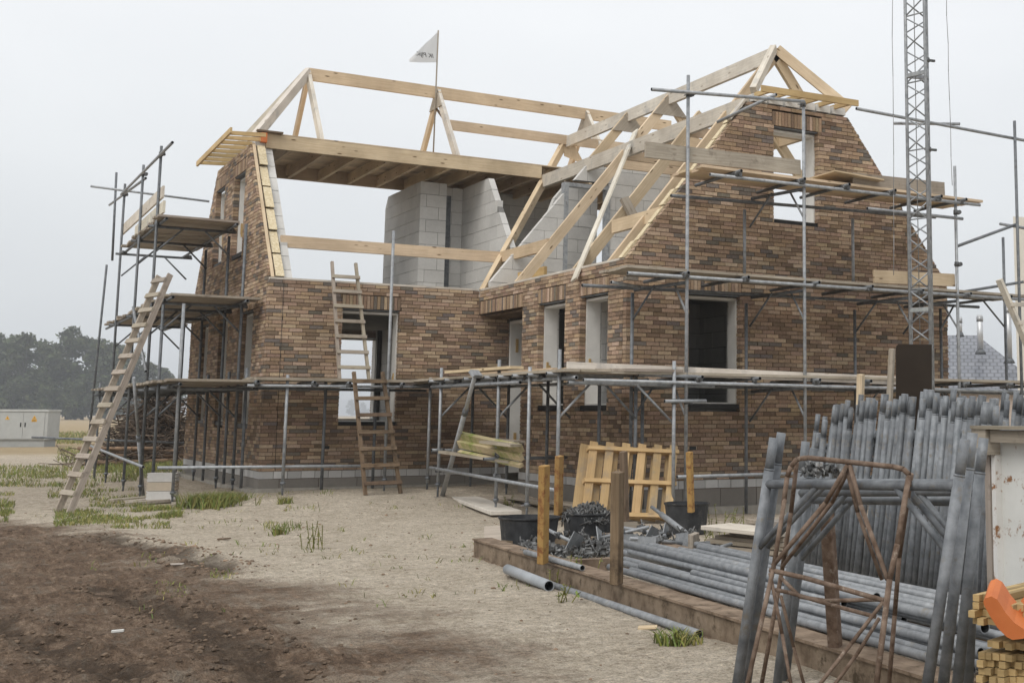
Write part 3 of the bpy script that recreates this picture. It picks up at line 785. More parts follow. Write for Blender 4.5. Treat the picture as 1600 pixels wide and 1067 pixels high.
L.planks((OX+.0, .30), (IX+.20, 8.5), 0, LV[1]-.07)
L.planks((OX-.12, -.95), (IX+.05, 8.7), 0, LV[0]-.07)
for (y0, y1, z) in ((1.5, 4.9, LV[2]+.10), (1.7, 6.9, LV[2]+.38)):
    b_part(L.r, 'toe_board', (OX+.04, y0, z), (OX+.04, y1, z-.01), .035, .2, 'white_timber')
L.tube('guard_rail', (OX-.03, .55, 5.22), (OX-.03, 6.9, 5.32)); L.tube('guard_rail', (OX+.03, 3.9, 5.18), (OX-.02, 9.0, 5.40)); L.tube('guard_rail', (-2.0, 7.45, 5.52), (.3, 7.45, 5.42))
for y, zt in outer: L.coup((OX, y, 5.28))
L.tube('leaning_tube', at(208, 480, X=-1.55), at(228, 580, X=-1.5))
L.tube('low_rail', (-1.62, -.88, .12), (1.95, -.93, .09)); L.tube('low_rail', (-1.52, 9.0, .22), (-1.50, 1.4, .05)); L.tube('low_rail', (-2.6, 9.5, .40), (.2, 8.2, .28), 'steel_dark')
# lower deck carried on along the front wall, to the ladder and on to the inside corner
for y, zt in ((-.95, 1.5),):
    for x in (.15, 2.42): L.std(x, y+.02, gz(x, y)+.1, zt); L.base(x, y+.02, gz(x, y))
L.std(1.71, -.95, gz(1.7, -.95)+.1, 3.86); L.base(1.71, -.95, gz(1.7, -.95))
for x in (.9, 1.72): L.std(x, -.3, gz(x, -.3), 1.42, 'steel_dark')
L.tube('ledger', (-.45, -.97, 1.325), (2.75, -.97, 1.345)); L.tube('ledger', (-.3, -.2, 1.30), (2.6, -.2, 1.30), 'steel_dark')
for x in (-.32, .52, 1.06, 1.92, 2.44):
    L.tube('transom', (x, -1.1, 1.385), (x, -.06, 1.385), 'steel_dark'); L.coup((x, -.97, 1.35))
L.planks((-.30, -1.0), (2.75, -.12), 0, 1.435, w_=.215, mat='old_timber')

# --- scaffold in the inside corner
C = Scaf('low tube scaffold with plank deck in the inside corner before the porch', (2.8, -4.0, -.42))
OXC = 2.2; ZC = 1.50
cp = [(-2.05, 1.62), (-4.38, 1.66), (-5.44, 1.53), (-6.36, 1.72)]
for y, zt in cp:
    g = gz(OXC, y); C.std(OXC, y, g+.14, zt); C.base(OXC, y, g)
for y in (-.55, -2.1, -3.6, -5.3, -6.35):
    g = gz(3.3, y); C.std(3.30, y, g+.1, 1.5, 'steel_dark'); C.base(3.3, y, g)
g = gz(3.66, -6.72); C.std(3.66, -6.72, g+.14, 1.60); C.base(3.66, -6.72, g)
C.std(3.62, -5.95, gz(3.6, -6)+.1, 1.35, 'steel_dark')
for x, y0, y1, z in ((OXC+.05, -6.75, -1.6, 1.36), (OXC-.03, -5.2, -1.7, 1.33), (3.34, -6.6, -.3, 1.35)):
    C.tube('ledger', (x, y0, z), (x, y1, z))
C.tube('ledger', (2.2, -6.62, 1.30), (4.3, -6.68, 1.28)); C.tube('ledger', (3.2, -6.60, 1.42), (4.0, -6.75, 1.40))
for y in (-1.9, -2.6, -3.4, -4.2, -4.7, -5.2, -5.7, -6.3):
    C.tube('transom', (OXC-.15, y, 1.415), (3.45, y, 1.415)); C.coup((OXC+.03, y, 1.39))
for y in (-2.05, -4.38, -6.36):
    C.tube('knee_brace', (OXC, y, .86), (OXC+.48, y+.03, 1.33), 'steel', .016); C.tube('knee_brace', (3.3, y, .86), (2.82, y+.03, 1.33), 'steel_dark', .016)
C.tube('knee_brace', (3.66, -6.7, .80), (3.15, -6.66, 1.28), 'steel', .016)
C.planks((OXC-.08, -6.7), (3.42, -.3), 1, 1.455, w_=.2)
C.planks((2.95, -6.75), (3.75, -6.15), 0, 1.46, w_=.2)
C.tube('low_rail', (2.05, -2.1, .10), (2.12, -6.55, -.02)); C.tube('low_rail', (2.1, -2.0, .36), (3.3, -1.7, .34)); C.tube('low_rail', (2.0, -4.4, .30), (3.3, -4.3, .30), 'steel_dark')
for y in (-2.05, -4.38): C.coup((OXC, y, .36)); C.coup((OXC-.02, y, .06))
C.coup((2.13, -6.5, 0)); C.coup((3.66, -6.72, 1.08)); C.coup((3.85, -6.72, 1.08))
C.tube('link_tube', (3.5, -6.76, 1.08), (4.12, -6.76, 1.09))

# --- scaffold along the front gable
G = Scaf('three-level tube scaffold with plank decks in front of the large right gable', (6.5, -6.3, -.5))
OYG, IYG = -6.7, -5.85
for x, zt, y in ((3.855, 5.44, OYG), (5.765, 5.36, OYG), (7.70, 4.35, OYG), (8.63, 4.72, OYG+.0)):
    g = gz(x, y); G.std(x, y, g+.12, zt); G.base(x, y, g)
for x, z0, zt in ((3.50, None, 2.55), (5.32, 2.88, 3.86), (7.30, 2.88, 3.9), (5.35, None, 2.5), (7.32, None, 2.5), (9.05, None, 2.6)):
    g = gz(x, IYG) if z0 is None else z0; G.std(x, IYG, g, zt, 'steel' if z0 else 'steel_dark')
# extension beyond the right end of the house
for (u, y, zt) in ((1592, -6.85, 5.55), (1569, -5.9, 3.85)):
    q = at(u, 440, Y=y); g = gz(q.x, y); G.std(q.x, y, g+.1, zt, 'steel_dark'); G.base(q.x, y, g)
XE = at(1592, 440, Y=-6.85).x; XE2 = at(1569, 440, Y=-5.9).x
LG = (1.48, 2.83, 4.27)
G.tube('ledger', (2.35, OYG-.04, LG[0]-.15), (11.2, OYG-.04, LG[0]-.2)); G.tube('ledger', (2.95, OYG-.04, LG[1]-.13), (10.3, OYG-.04, LG[1]-.10)); G.tube('ledger', (4.18, OYG-.04, LG[2]-.16), (9.1, OYG-.04, LG[2]-.12))
G.tube('ledger', (3.0, IYG+.02, LG[0]-.17), (11, IYG+.02, LG[0]-.2), 'steel_dark'); G.tube('ledger', (2.75, IYG+.02, LG[1]-.22), (9.9, IYG+.02, LG[1]-.16), 'steel_dark'); G.tube('ledger', (4.1, IYG+.02, LG[2]-.32), (9.0, IYG+.02, LG[2]-.2), 'steel_dark')
for li, xs_ in ((0, (4.0, 4.9, 5.9, 6.8, 7.8, 8.7, 9.6, 10.5)), (1, (3.78, 4.72, 5.9, 6.85, 7.8, 8.75, 9.6)), (2, (4.6, 5.66, 6.45, 7.3, 8.2, 8.7))):
    z = LG[li]
    for x in xs_:
        G.tube('transom', (x, OYG-.17, z-.085), (x, IYG+.18, z-.10), 'steel_dark'); G.coup((x, OYG-.04, z-.11))
for x in (3.86, 5.77, 7.7, 8.63):
    for z in LG[:2] if x != 5.77 else LG:
        G.tube('knee_brace', (x, OYG, z-.62), (x+.02, OYG+.38, z-.17), 'steel', .015)
        G.tube('frame_transom', (x+.01, OYG, z-.19), (x-.33, IYG, z-.24), 'steel_dark')
        G.tube('knee_brace', (x-.36, IYG, z-.66), (x-.22, IYG-.36, z-.2), 'steel_dark', .015)
G.planks((2.4, OYG-.02), (11.0, IYG+.0), 0, LG[0]-.04, w_=.205); G.planks((2.98, OYG-.02), (10.2, IYG+.15), 0, LG[1]-.03, w_=.205); G.planks((4.1, OYG-.02), (9.15, IYG+.1), 0, LG[2]-.05, w_=.205, mat='timber')
def toe(u0, u1, v0, v1, y, h_, mat): 
    p, q = at(u0, v0, Y=y), at(u1, v1, Y=y); b_part(G.r, 'toe_board', p, q, .035, h_, mat)
toe(886, 1400, 572.5, 594.5, OYG+.04, .12, 'white_timber'); toe(1365, 1491, 432, 438, OYG+.05, .19, 'timber')
toe(1008, 1250, 234, 262, OYG+.05, .21, 'old_timber'); toe(1332, 1475, 281, 296, OYG+.05, .21, 'old_timber')
G.tube('guard_rail', at(1018, 140, Y=OYG-.05), at(1256, 159, Y=OYG-.05)); G.tube('guard_rail', at(1338, 170, Y=OYG-.1), at(1602, 220, Y=OYG-.1)); G.tube('guard_rail', at(1396, 193, Y=-6.0), at(1500, 194, Y=OYG-.1), 'steel')
G.tube('guard_rail', at(1213, 148, Y=OYG-.08), at(1121, 191, Y=-5.75))
G.tube('guard_rail', at(1495, 385, Y=OYG), at(1590, 350, Y=-6.8), 'steel_dark'); G.tube('guard_rail', at(1563, 350, Y=-6.0), at(1604, 357, Y=-6.9), 'steel')
G.tube('low_rail', at(1058, 745, Y=OYG-.06), at(1260, 739, Y=OYG-.06)); G.tube('ledger', at(1355, 326, Y=OYG-.1), at(1504, 342, Y=OYG-.1)); 
for p in ((3.855, OYG, 5.18), (5.765, OYG, 5.3), (8.63, OYG, 4.0), (8.63, OYG, 3.2)): G.coup(p)
G.tube('transom', at(955, 441, Y=-6.1), at(1000, 449, Y=-6.0)); G.tube('transom', at(1468, 462, Y=-5.9), at(1602, 440, Y=-6.2), 'steel_dark'); G.tube('transom', at(1480, 458, Y=-6.6), at(1537, 466, Y=-6.6))
G.tube('knee_brace', at(1525, 456, Y=-5.9), at(1569, 510, Y=-5.9), 'steel_dark', .016); G.tube('knee_brace', at(1490, 478, Y=-5.9), at(1468, 518, Y=-5.9), 'steel_dark', .016)

# things lying on the scaffolds
def board(name, label, cat, p0, p1, w_, h_, mat, up=(0, 0, 1), group=None):
    b = MB(); b.beam(p0, p1, w_, h_, up); return tag(b.build(name, mat), label, cat, group)
board('plywood_sheet', 'square plywood sheet lying over the edge of the top scaffold deck', 'plywood', (6.25, -6.42, LG[2]+.10), (7.15, -6.42, LG[2]+.06), .75, .02, 'timber', up=(0, .02, 1))
board('loose_plank', 'upper loose plank on the low corner scaffold deck', 'plank', (2.15, -2.6, 1.535), (2.2, -5.0, 1.535), .2, .04, 'timber', group='planks on the corner scaffold')
board('loose_plank', 'lower loose plank on the low corner scaffold deck', 'plank', (2.5, -2.8, 1.50), (2.55, -5.6, 1.50), .2, .04, 'timber', group='planks on the corner scaffold')
for i, (dy, dz, wd, lb) in enumerate(((0, 0, .2, 'bottom board of the mossy green stack on the corner scaffold rail'), (.01, .05, .2, 'middle board of the mossy green stack on the corner scaffold rail'), (.02, .16, .2, 'top board of the mossy green stack on the corner scaffold rail'))):
    p, q = at(718, 706-i*13, D=18.0), at(815, 727-i*13, D=16.9)
    board('green_board', lb, 'board', p, q, .06, .11 if i else .05, 'green_timber', up=(-.55, -.2, 1), group='mossy boards on the corner scaffold')
board('short_plank', 'long bowed grey batten under the mossy green boards', 'batten', at(690, 706, D=18.2), at(800, 722, D=17.1), .12, .035, 'old_timber', group='planks by the mossy boards')
board('short_plank', 'short grey plank lying on top of the mossy green boards', 'plank', at(757, 690, D=17.3), at(806, 696, D=16.8), .18, .035, 'old_timber', group='planks by the mossy boards')
board('short_plank', 'grey plank stub resting behind the mossy green boards', 'plank', at(770, 686, D=17.8), at(812, 690, D=17.2), .18, .03, 'old_timber', group='planks by the mossy boards')
b = MB(); p0, p1 = at(743, 584, D=16.75), at(691, 781, D=19.3)
p1 = V((p1.x, p1.y, gz(p1.x, p1.y)))
t = thing('steel_prop', 'slanted grey steel prop leaning against the corner scaffold deck', 'prop', p1)
m_ = p1.lerp(p0, .72)
t_part(t, 'outer_tube', p1, m_, .037, 'bright_steel', 12); t_part(t, 'inner_tube', m_, p0, .029, 'bright_steel', 12); t_part(t, 'collar', m_-(p0-p1)*.02, m_+(p0-p1)*.015, .042, 'steel_dark', 12)
b = MB(); d_ = (p0-p1).normalized(); b.beam(p0-V((.08, .06, 0)), p0+V((.08, .06, 0)), .1, .05, d_); b.build('head_plate', 'steel', t)
p0, p1 = at(209, 590, D=20.0), at(224, 768, Z=-.40); p1 = V((p1.x, p1.y, gz(p1.x, p1.y)))
p0 = p1 + (p0-p1)
t = thing('steel_prop', 'slanted grey steel prop standing under the left scaffold deck', 'prop', p1)
m_ = p1.lerp(p0, .5)
t_part(t, 'outer_tube', p1, m_, .03, 'steel', 12); t_part(t, 'inner_tube', m_, p0, .024, 'steel', 12); t_part(t, 'collar', m_-(p0-p1)*.02, m_+(p0-p1)*.02, .04, 'steel_dark', 12)

# ------------------------------------------------------------------ ladders
def ladder(label, bl, br, tl, tr, mat, sw=.03, sd=.075, first=.28, step=.265, proud=.0, rung=(.07, .028), group='wooden ladders on the site', face=(0, -1, 0)):
    bl, br, tl, tr = V(bl), V(br), V(tl), V(tr)
    t = thing('ladder', label, 'ladder', (bl+br)/2, group)
    ac = (br-bl).normalized(); dr = ((tl+tr)/2-(bl+br)/2).normalized(); nn = dr.cross(ac)
    if nn.dot(V(face)) < 0: nn = -nn
    b_part(t, 'stile', bl, tl, sw, sd, mat, up=nn); b_part(t, 'stile', br, tr, sw, sd, mat, up=nn)
    ln = (tl-bl).length; s_ = first
    while s_ < ln-.12:
        k = s_/ln; p, q = bl.lerp(tl, k), br.lerp(tr, k); e = (q-p).normalized()*.03
        b_part(t, 'rung', p-e+nn*proud, q+e+nn*proud, rung[0], rung[1], mat, up=nn if proud else dr)
        s_ += step*random.uniform(.97, 1.03)
    return t
P_ = lambda u, v, **k: at(u, v, **k)
LB1 = at(108, 803, Z=-.44); LB1.z = gz(LB1.x, LB1.y); LT1 = at(266, 429, D=19.2); LOF = V((CF.x, CF.y, 0)).normalized()*.26 - V((CR.x, CR.y, 0)).normalized()*.29
ladder('tall grey wooden ladder leaning on the left scaffold from the grass', LB1, LB1+LOF, LT1, LT1+LOF, 'old_timber', sw=.035, sd=.085, step=.275, proud=.055, rung=(.07, .03), face=(-1, 0, .5))
ladder('grey wooden ladder from the lower deck to the top of the front wall', (1.0, -.72, 1.46), (1.475, -.70, 1.46), (.965, -.10, 3.39), (1.355, -.10, 3.39), 'old_timber', first=.18, proud=.045, rung=(.055, .025), sw=.045, sd=.05)
ladder('brown wooden ladder from the sandy ground up to the front deck', (1.24, -1.55, gz(1.24, -1.5)), (1.80, -1.50, gz(1.8, -1.5)), (1.115, -1.09, 1.56), (1.57, -1.09, 1.57), 'dark_timber', first=.17, proud=.045, rung=(.055, .028), sw=.05, sd=.05)
def to_ground(tp, mid):
    k = (tp.z+.47)/(tp.z-mid.z); return tp + (mid-tp)*k
RT1, RT2 = at(1561, 437, D=16.9), at(1604, 437, D=17.2)
ladder('fresh pale wooden ladder at the right end of the gable scaffold', to_ground(RT1, at(1640, 620, D=17.0)), to_ground(RT2, at(1683, 620, D=17.3)), RT1, RT2, 'white_timber', first=.2, step=.27, proud=.05, rung=(.055, .03), sw=.05, sd=.09)
# ------------------------------------------------------------------ storage yard in the foreground
random.seed(5)
def top_tag(o, label, cat, group=None): return tag(o, label, cat, group)
RD = V((-.083, -1, 0)).normalized()           # direction of the rack
RP = V((.05, -9.125, 0))
def rk(s, off=0, z=0): p = RP + RD*s + V((RD.y, -RD.x, 0))*(-off); return V((p.x, p.y, z))
rack = thing('storage_rack', 'long rusty steel storage rack on the sand holding scaffold tubes', 'rack', rk(3, .5, -.45))
def hbeam(s0, s1, off, z0, z1, mat, name='rack_beam'):
    b = MB(); w_ = .16
    a = rk(s0, off+w_/2, (z0+z1)/2); c = rk(s1, off+w_/2, (z0+z1)/2)
    b.beam(a, c, w_, z1-z0-.03, ofs=(0, 0)); b.beam(a, c, w_+.035, .016, ofs=(0, (z1-z0)/2-.008)); b.beam(a, c, w_+.035, .014, ofs=(0, -(z1-z0)/2+.007))
    return b.build(name, mat, rack)
hbeam(0, 7.4, .0, -.46, -.285, 'rust_beam'); hbeam(0, 7.4, 1.35, -.46, -.285, 'rust_beam')
for s in (.1, 1.9, 3.9, 5.7, 7.2):
    b = MB(); b.beam(rk(s, .20, -.36), rk(s, 1.33, -.36), .1, .1); b.build('cross_bearer', 'rust_beam', rack)
def stake(u0, v0, u1, v1, z, w_, mat, name='stake', d=.06, D_=None):
    p = at(u0, v0, Z=z) if D_ is None else at(u0, v0, D=D_); dist = (p-CP).dot(CF); q = at(u1, v1, D=dist)
    b = MB(); b.beam(p, q, w_, d, up=(-.5, .85, 0)); return b.build(name, mat, rack, bevel=.004)
stake(848, 880, 850.5, 727, -.285, .082, 'rust_paint'); stake(963, 912, 965, 737, -.285, .075, 'dark_timber', d=.07); stake(1305, 1010, 1290, 770, -.285, .062, 'rust')
stake(872, 812, 874, 712, 0, .085, 'rust_paint', D_=13.0); stake(977, 815, 974, 705, 0, .08, 'dark_timber', D_=13.2); stake(1080, 800, 1077, 706, 0, .07, 'rust_paint', D_=14.2)
stake(1083, 900, 1084, 833, 0, .12, 'old_timber', D_=11.0, d=.05)
# tubes in the rack
def pipe(label, p0, p1, r, group, mat='lit_rack_tube'):
    b = MB(); b.tube(p0, p1, r, 14, hollow=True); return top_tag(b.build('scaffold_tube', mat), label, 'tube', group)
GP = 'loose tubes stored in the rack'
rows = [(.05, -.262, 2.9, 7.3), (.13, -.262, 3.2, 7.6), (.215, -.262, 2.75, 6.9), (.30, -.262, 3.0, 7.5), (.38, -.262, 2.5, 7.0), (.47, -.262, 3.3, 7.4), (.57, -.262, 1.75, 6.0), (.66, -.262, 2.9, 7.2),
        (.76, -.262, 2.6, 6.8), (.86, -.262, 2.3, 7.1), (.97, -.262, 2.2, 6.6), (1.07, -.262, 2.0, 6.9), (1.16, -.262, 2.2, 6.6), (1.26, -.262, 1.9, 6.4),
        (.17, -.214, 3.3, 7.2), (.26, -.214, 3.9, 7.35), (.425, -.214, 2.4, 5.6), (.52, -.212, 3.4, 7.3), (.62, -.214, 2.3, 5.75), (.81, -.214, 2.7, 6.6), (.92, -.214, 2.6, 6.7), (1.11, -.214, 2.3, 6.3), (1.21, -.214, 2.1, 6.5),
        (.47, -.160, 2.2, 6.9), (.57, -.158, 2.55, 5.8)]
words = ['front row', 'second', 'third', 'fourth', 'fifth', 'sixth', 'seventh', 'eighth', 'ninth', 'tenth', 'eleventh', 'twelfth', 'thirteenth', 'rear']
for i, (off, z, s0, s1) in enumerate(rows):
    big = i in (23, 24); r = .031 if big else .0245
    j1, j2 = random.uniform(-.03, .03), random.uniform(-.05, .05)
    if i < 14: lb = 'grey tube in the rack bottom layer, %s from the rusty front beam' % words[i]
    elif i < 23: lb = 'grey tube in the rack second layer, %s from the front stakes' % ('first second third fourth fifth sixth seventh eighth ninth'.split()[i-14])
    else: lb = ('thick grey tube on top of the rack pile nearest the wooden stake', 'thick grey tube on top of the rack pile behind the other thick one')[i-23]
    pipe(lb, rk(s0, off+.16+j1, z+random.uniform(0, .006)), rk(s1, off+.16+j2*.6, z+random.uniform(0, .006)), r, GP, 'lit_rack_tube')
pipe('thin grey tube lying alone beside the black tub in the rack', at(821, 862, Z=-.26), at(910, 887, Z=-.26), .022, GP)
# on the sand in front of the beam
p, q = at(793, 889, Z=-.40), at(858, 915, Z=-.40)
b = MB(); b.tube(p + V((0, 0, .0)), q, .042, 20, hollow=True, col=(1, 1, 1)); top_tag(b.build('plastic_pipe', 'pvc'), 'short thick grey plastic pipe lying on the sand before the rack', 'pipe')
p, q = at(858, 912, Z=-.425), at(1092, 990, Z=-.425)
pipe('long thin grey tube lying on the sand along the rusty front beam', p, q, .027, 'loose tubes on the sand')
b = MB(); b.beam(at(757, 838, D=12.75), at(787, 837, D=12.75), .02, .20, up=(0, 0, 1)); top_tag(b.build('board_offcut', 'white_timber'), 'grey board offcut standing upright against the left black tub', 'board')

# tubs
def tub(label, u0, u1, vr, D_, hh=.37, heap=False):
    c = at((u0+u1)/2, vr, D=D_); r = (u1-u0)/2*D_/FPX; g = gz(c.x, c.y)-.01; z1 = g+hh; c.z = z1
    t = thing('rubber_tub', label, 'tub', (c.x, c.y, g), 'black rubber tubs')
    b = MB(); n = 28; prof = [(r*.80, 0), (r*.84, .02), (r*.90, hh*.55), (r*.955, hh-.03), (r*1.0, hh-.012), (r*1.0, hh), (r*.955, hh), (r*.94, hh-.03), (r*.88, hh*.5), (r*.80, .025)]
    for (ra, za), (rb, zb) in zip(prof[:-1], prof[1:]):
        for k in range(n):
            a0, a1 = 2*math.pi*k/n, 2*math.pi*(k+1)/n
            b.face([(c.x+ra*math.cos(a0), c.y+ra*math.sin(a0), g+za), (c.x+ra*math.cos(a1), c.y+ra*math.sin(a1), g+za), (c.x+rb*math.cos(a1), c.y+rb*math.sin(a1), g+zb), (c.x+rb*math.cos(a0), c.y+rb*math.sin(a0), g+zb)], [(0, 0), (1, 0), (1, 1), (0, 1)], (1, 1, 1), True)
    b.face([(c.x+r*.8*math.cos(2*math.pi*k/n), c.y+r*.8*math.sin(2*math.pi*k/n), g+.025) for k in range(n)], [(0, 0)]*n, (.7, .7, .7))
    b.face([(c.x+r*.8*math.cos(-2*math.pi*k/n), c.y+r*.8*math.sin(-2*math.pi*k/n), g) for k in range(n)], [(0, 0)]*n, (.7, .7, .7))
    b.build('tub_body', 'tub', t)
    for sg in (-1, 1):
        h = MB(); a_ = YAW; cx_, cy_ = c.x + sg*r*1.0*math.cos(a_), c.y - sg*r*1.0*math.sin(a_)
        h.beam((cx_ - .07*math.sin(a_), cy_ - .07*math.cos(a_), z1-.02), (cx_ + .07*math.sin(a_), cy_ + .07*math.cos(a_), z1-.02), .05, .025); h.build('handle', 'tub', t) if sg > 9 else None
    return c, r, g
def coupler_geo(mb, c, s_=1.0):
    """a small clamp: two half shells at right angles, bolts and nuts"""
    m_ = Matrix.Rotation(random.uniform(0, 6.3), 3, 'Z') @ Matrix.Rotation(random.uniform(0, 6.3), 3, 'X')
    f = lambda x, y, z: V(c) + m_ @ V((x*s_, y*s_, z*s_))
    col = (lambda g: (g, g*.98, g*.95))(random.uniform(.55, 1.5))
    for (ax, off) in ((0, -.028), (1, .028)):
        pts = []
        for k in range(6):
            a_ = math.pi*(k/5.0*1.25-.1); pts.append((math.cos(a_)*.032, math.sin(a_)*.032))
        for (x0, z0), (x1, z1) in zip(pts[:-1], pts[1:]):
            if ax == 0: mb.hexa([f(x0, -.024, z0+off), f(x1, -.024, z1+off), f(x1, .024, z1+off), f(x0, .024, z0+off), f(x0*1.2, -.024, z0*1.2+off), f(x1*1.2, -.024, z1*1.2+off), f(x1*1.2, .024, z1*1.2+off), f(x0*1.2, .024, z0*1.2+off)], (.05, .05, .01), col)
            else: mb.hexa([f(-.024, x0, -z0+off), f(-.024, x1, -z1+off), f(.024, x1, -z1+off), f(.024, x0, -z0+off), f(-.024, x0*1.2, -z0*1.2+off), f(-.024, x1*1.2, -z1*1.2+off), f(.024, x1*1.2, -z1*1.2+off), f(.024, x0*1.2, -z0*1.2+off)], (.05, .05, .01), col)
    mb.tube(f(.04, 0, -.05), f(.04, 0, .05), .007*s_, 6, col); mb.tube(f(.03, -.06, .02), f(.06, .07, .03), .007*s_, 6, col)
    mb.tube(f(-.035, 0, -.02), f(-.035, 0, .02), .013*s_, 6, col)
tub('large black rubber tub standing empty at the left end of the rack', 779, 875, 802, 12.4)
c, r, g = tub('black rubber tub heaped full of steel couplers beside the pallet', 878, 960, 800, 13.0)
tub('black rubber tub standing alone right of the pallet', 1037, 1109, 795, 14.6, .36)
mb = MB()
for k in range(190):
    a_ = random.uniform(0, 6.28); q_ = r*.86*math.sqrt(random.random()); hh = .37-.07+.14*(1-(q_/(r*.9))**2)*random.random()
    coupler_geo(mb, (c.x+q_*math.cos(a_), c.y+q_*math.sin(a_), g+hh), .95)
o = mb.build('coupler_heap', 'clamp'); tag(o, 'heap of steel scaffold couplers filling the middle black tub', 'couplers', kind='stuff')
# base jacks and couplers on the sand behind the tube pile
def gpt(u, v, z=-.36): p = at(u, v, Z=z); return V((p.x, p.y, gz(p.x, p.y)))
mb = MB()
for k in range(170):
    t_ = random.random(); u = 815+t_*270; v = random.gauss(862-12*t_, 9-2*t_)
    p = at(u, v, Z=-.38); h = abs(random.gauss(0, .05))
    coupler_geo(mb, (p.x, p.y, -.41+.03+h), 1.0)
o = mb.build('coupler_heap', 'clamp'); tag(o, 'low spread of steel scaffold couplers on the sand behind the tubes', 'couplers', kind='stuff')
def base_jack(label, p, axis_, ln=.5, plate=.075, mat='steel_dark'):
    p = V(p); a_ = V(axis_).normalized()
    t = thing('base_jack', label, 'base jack', p, 'base jacks scattered behind the tubes')
    x = a_.cross(V((.3, .2, 1))).normalized()
    b = MB(); b.beam(p, p + a_*.008, plate*2, plate*2, up=x, col=(.85, .85, .85)); b.build('base_plate', 'steel', t)
    t_part(t, 'spindle', p + a_*.008, p + a_*ln, .017, mat, 10)
    b = MB(); q = p + a_*ln*.45; b.tube(q, q + a_*.035, .034, 8); b.tube(q - x*.085 + a_*.017, q + x*.085 + a_*.017, .009, 6); b.build('wing_nut', 'clamp', t)
jl = [(937, 838, (.5, -.4, .15), .5, 'base jack with its diamond plate upright beside the middle tub'), (984, 848, (.9, .4, .08), .55, 'base jack with square plate just right of the wooden stake'), (1017, 835, (.35, -.75, -.32), .6, 'base jack with rusty round plate and spindle pointing at the viewer'),
      (1040, 832, (-.6, .6, .1), .45, 'base jack with pale plate tilted up in front of the right tub'), (1052, 872, (.9, .2, .1), .5, 'base jack with round plate facing the viewer near the short stub'), (1066, 846, (-.9, -.1, .12), .6, 'base jack with plate left of the short wooden stub'),
      (898, 846, (-.4, .8, .3), .4, 'base jack with bent plate below the middle tub'), (1098, 860, (.9, .3, .1), .4, 'base jack with small plate right of the short stub'), (1010, 852, (-.7, -.5, .1), .5, 'base jack lying flat between the stake and the stub')]
for u, v, ax, ln, lb in jl:
    p = at(u, v, Z=-.27); base_jack(lb, (p.x, p.y, -.285), ax, ln, .095, 'steel')
p, q = at(1033, 803, D=13.6), at(1072, 833, D=12.9); t = thing('steel_prop_tube', 'short grey prop tube lying slanted across the base jacks', 'prop', q)
t_part(t, 'outer_tube', p, q, .03, 'steel', 12); t_part(t, 'inner_tube', p+(p-q)*.4, p, .02, 'steel_dark', 10)
pipe('short dark tube lying across the sand right of the stub', at(1086, 858, Z=-.33), at(1114, 849, Z=-.33), .024, 'loose tubes on the sand', 'steel_dark')
b = MB(); b.beam(at(972, 822, D=13.1), at(995, 822, D=13.2), .03, .09); top_tag(b.build('board_offcut', 'old_timber'), 'small pale board offcut standing at the foot of the pallet', 'board')

# pallet
pal = thing('pallet', 'yellowish wooden pallet leaning on edge behind the black tubs', 'pallet', at(978, 803, D=15.6))
p00, p10, p01 = at(908, 806, D=15.5), at(1049, 810, D=15.9), at(922, 692, D=16.0)
ex = (p10-p00).normalized(); wid = (p10-p00).length; ey = (p01-p00); hei = ey.length; ey.normalize(); en = ex.cross(ey).normalized()
if en.dot(CP-p00) < 0: en = -en
for k in range(6):
    q = p00 + ex*(.05+k*(wid-.1)/5); b_part(pal, 'slat', q, q + ey*(hei+.02), .105, .02, 'pallet', up=en)
for k in range(7):
    q = p00 + ex*(-.04+k*(wid-.02)/6) - en*.085 - ey*.01; b_part(pal, 'rear_slat', q, q + ey*(hei+.02), .13, .02, 'pallet', up=en, col=(.85, .85, .85))
for k in range(3):
    q = p00 + ey*(.03 + k*(hei-.1)/2) - en*.028; b_part(pal, 'bearer', q - ex*.02, q + ex*(wid+.02), .05, .13, 'pallet', up=en, ofs=(0, 0), col=(1.12, 1.1, 1.08))

# planks on the ground
def plank(label, p0, p1, w_, h_, mat, group=None, nm='plank'):
    b = MB(); b.beam(p0, p1, w_, h_); return top_tag(b.build(nm, mat, bevel=.004), label, 'plank', group)
zs0 = -.43
lab = ['lowest', 'second', 'third', 'fourth', 'fifth', 'topmost but one', 'topmost fresh']
for i, (u0, v0, u1, v1) in enumerate(((1118, 868, 1250, 880), (1112, 858, 1240, 872), (1108, 852, 1235, 864), (1115, 843, 1245, 856), (1130, 838, 1240, 850), (1155, 832, 1240, 842), (1118, 822, 1235, 834))):
    p, q = at(u0, v0, D=11.9), at(u1, v1, D=11.3)
    plank('%s plank of the pale stack behind the tube rack' % lab[i], p, q, .24 if i != 6 else .42, .04, 'white_timber' if i == 6 else 'old_timber', 'planks stacked behind the tube rack')
sl_ = MB(); sl_.beam((2.72, -1.5, -.37), (2.08, -5.05, -.385), .42, .055); top_tag(sl_.build('concrete_slab', 'pale_concrete', bevel=.006), 'long pale concrete slab lying on sand under the corner scaffold', 'slab')
for i, (p, q, lb) in enumerate((((2.95, -1.4, -.36), (2.75, -3.4, -.37), 'grey plank on the ground right beside the pale concrete slab'), ((3.25, -1.5, -.35), (3.1, -4.2, -.37), 'grey plank on the ground farthest from the concrete slab'), ((3.0, -2.7, -.33), (3.3, -5.0, -.34), 'grey plank lying askew on the two ground planks'))):
    plank(lb, p, q, .2, .04, 'old_timber', 'planks on the ground under the corner scaffold')
for i, (p, q, lb) in enumerate((((4.6, -7.3, -.42), (8.4, -7.2, -.43), 'rear long plank lying at the foot of the right gable'), ((4.3, -7.55, -.41), (7.9, -7.5, -.43), 'front long plank lying at the foot of the right gable'))):
    plank(lb, p, q, .22, .045, 'old_timber', 'planks at the foot of the gable')
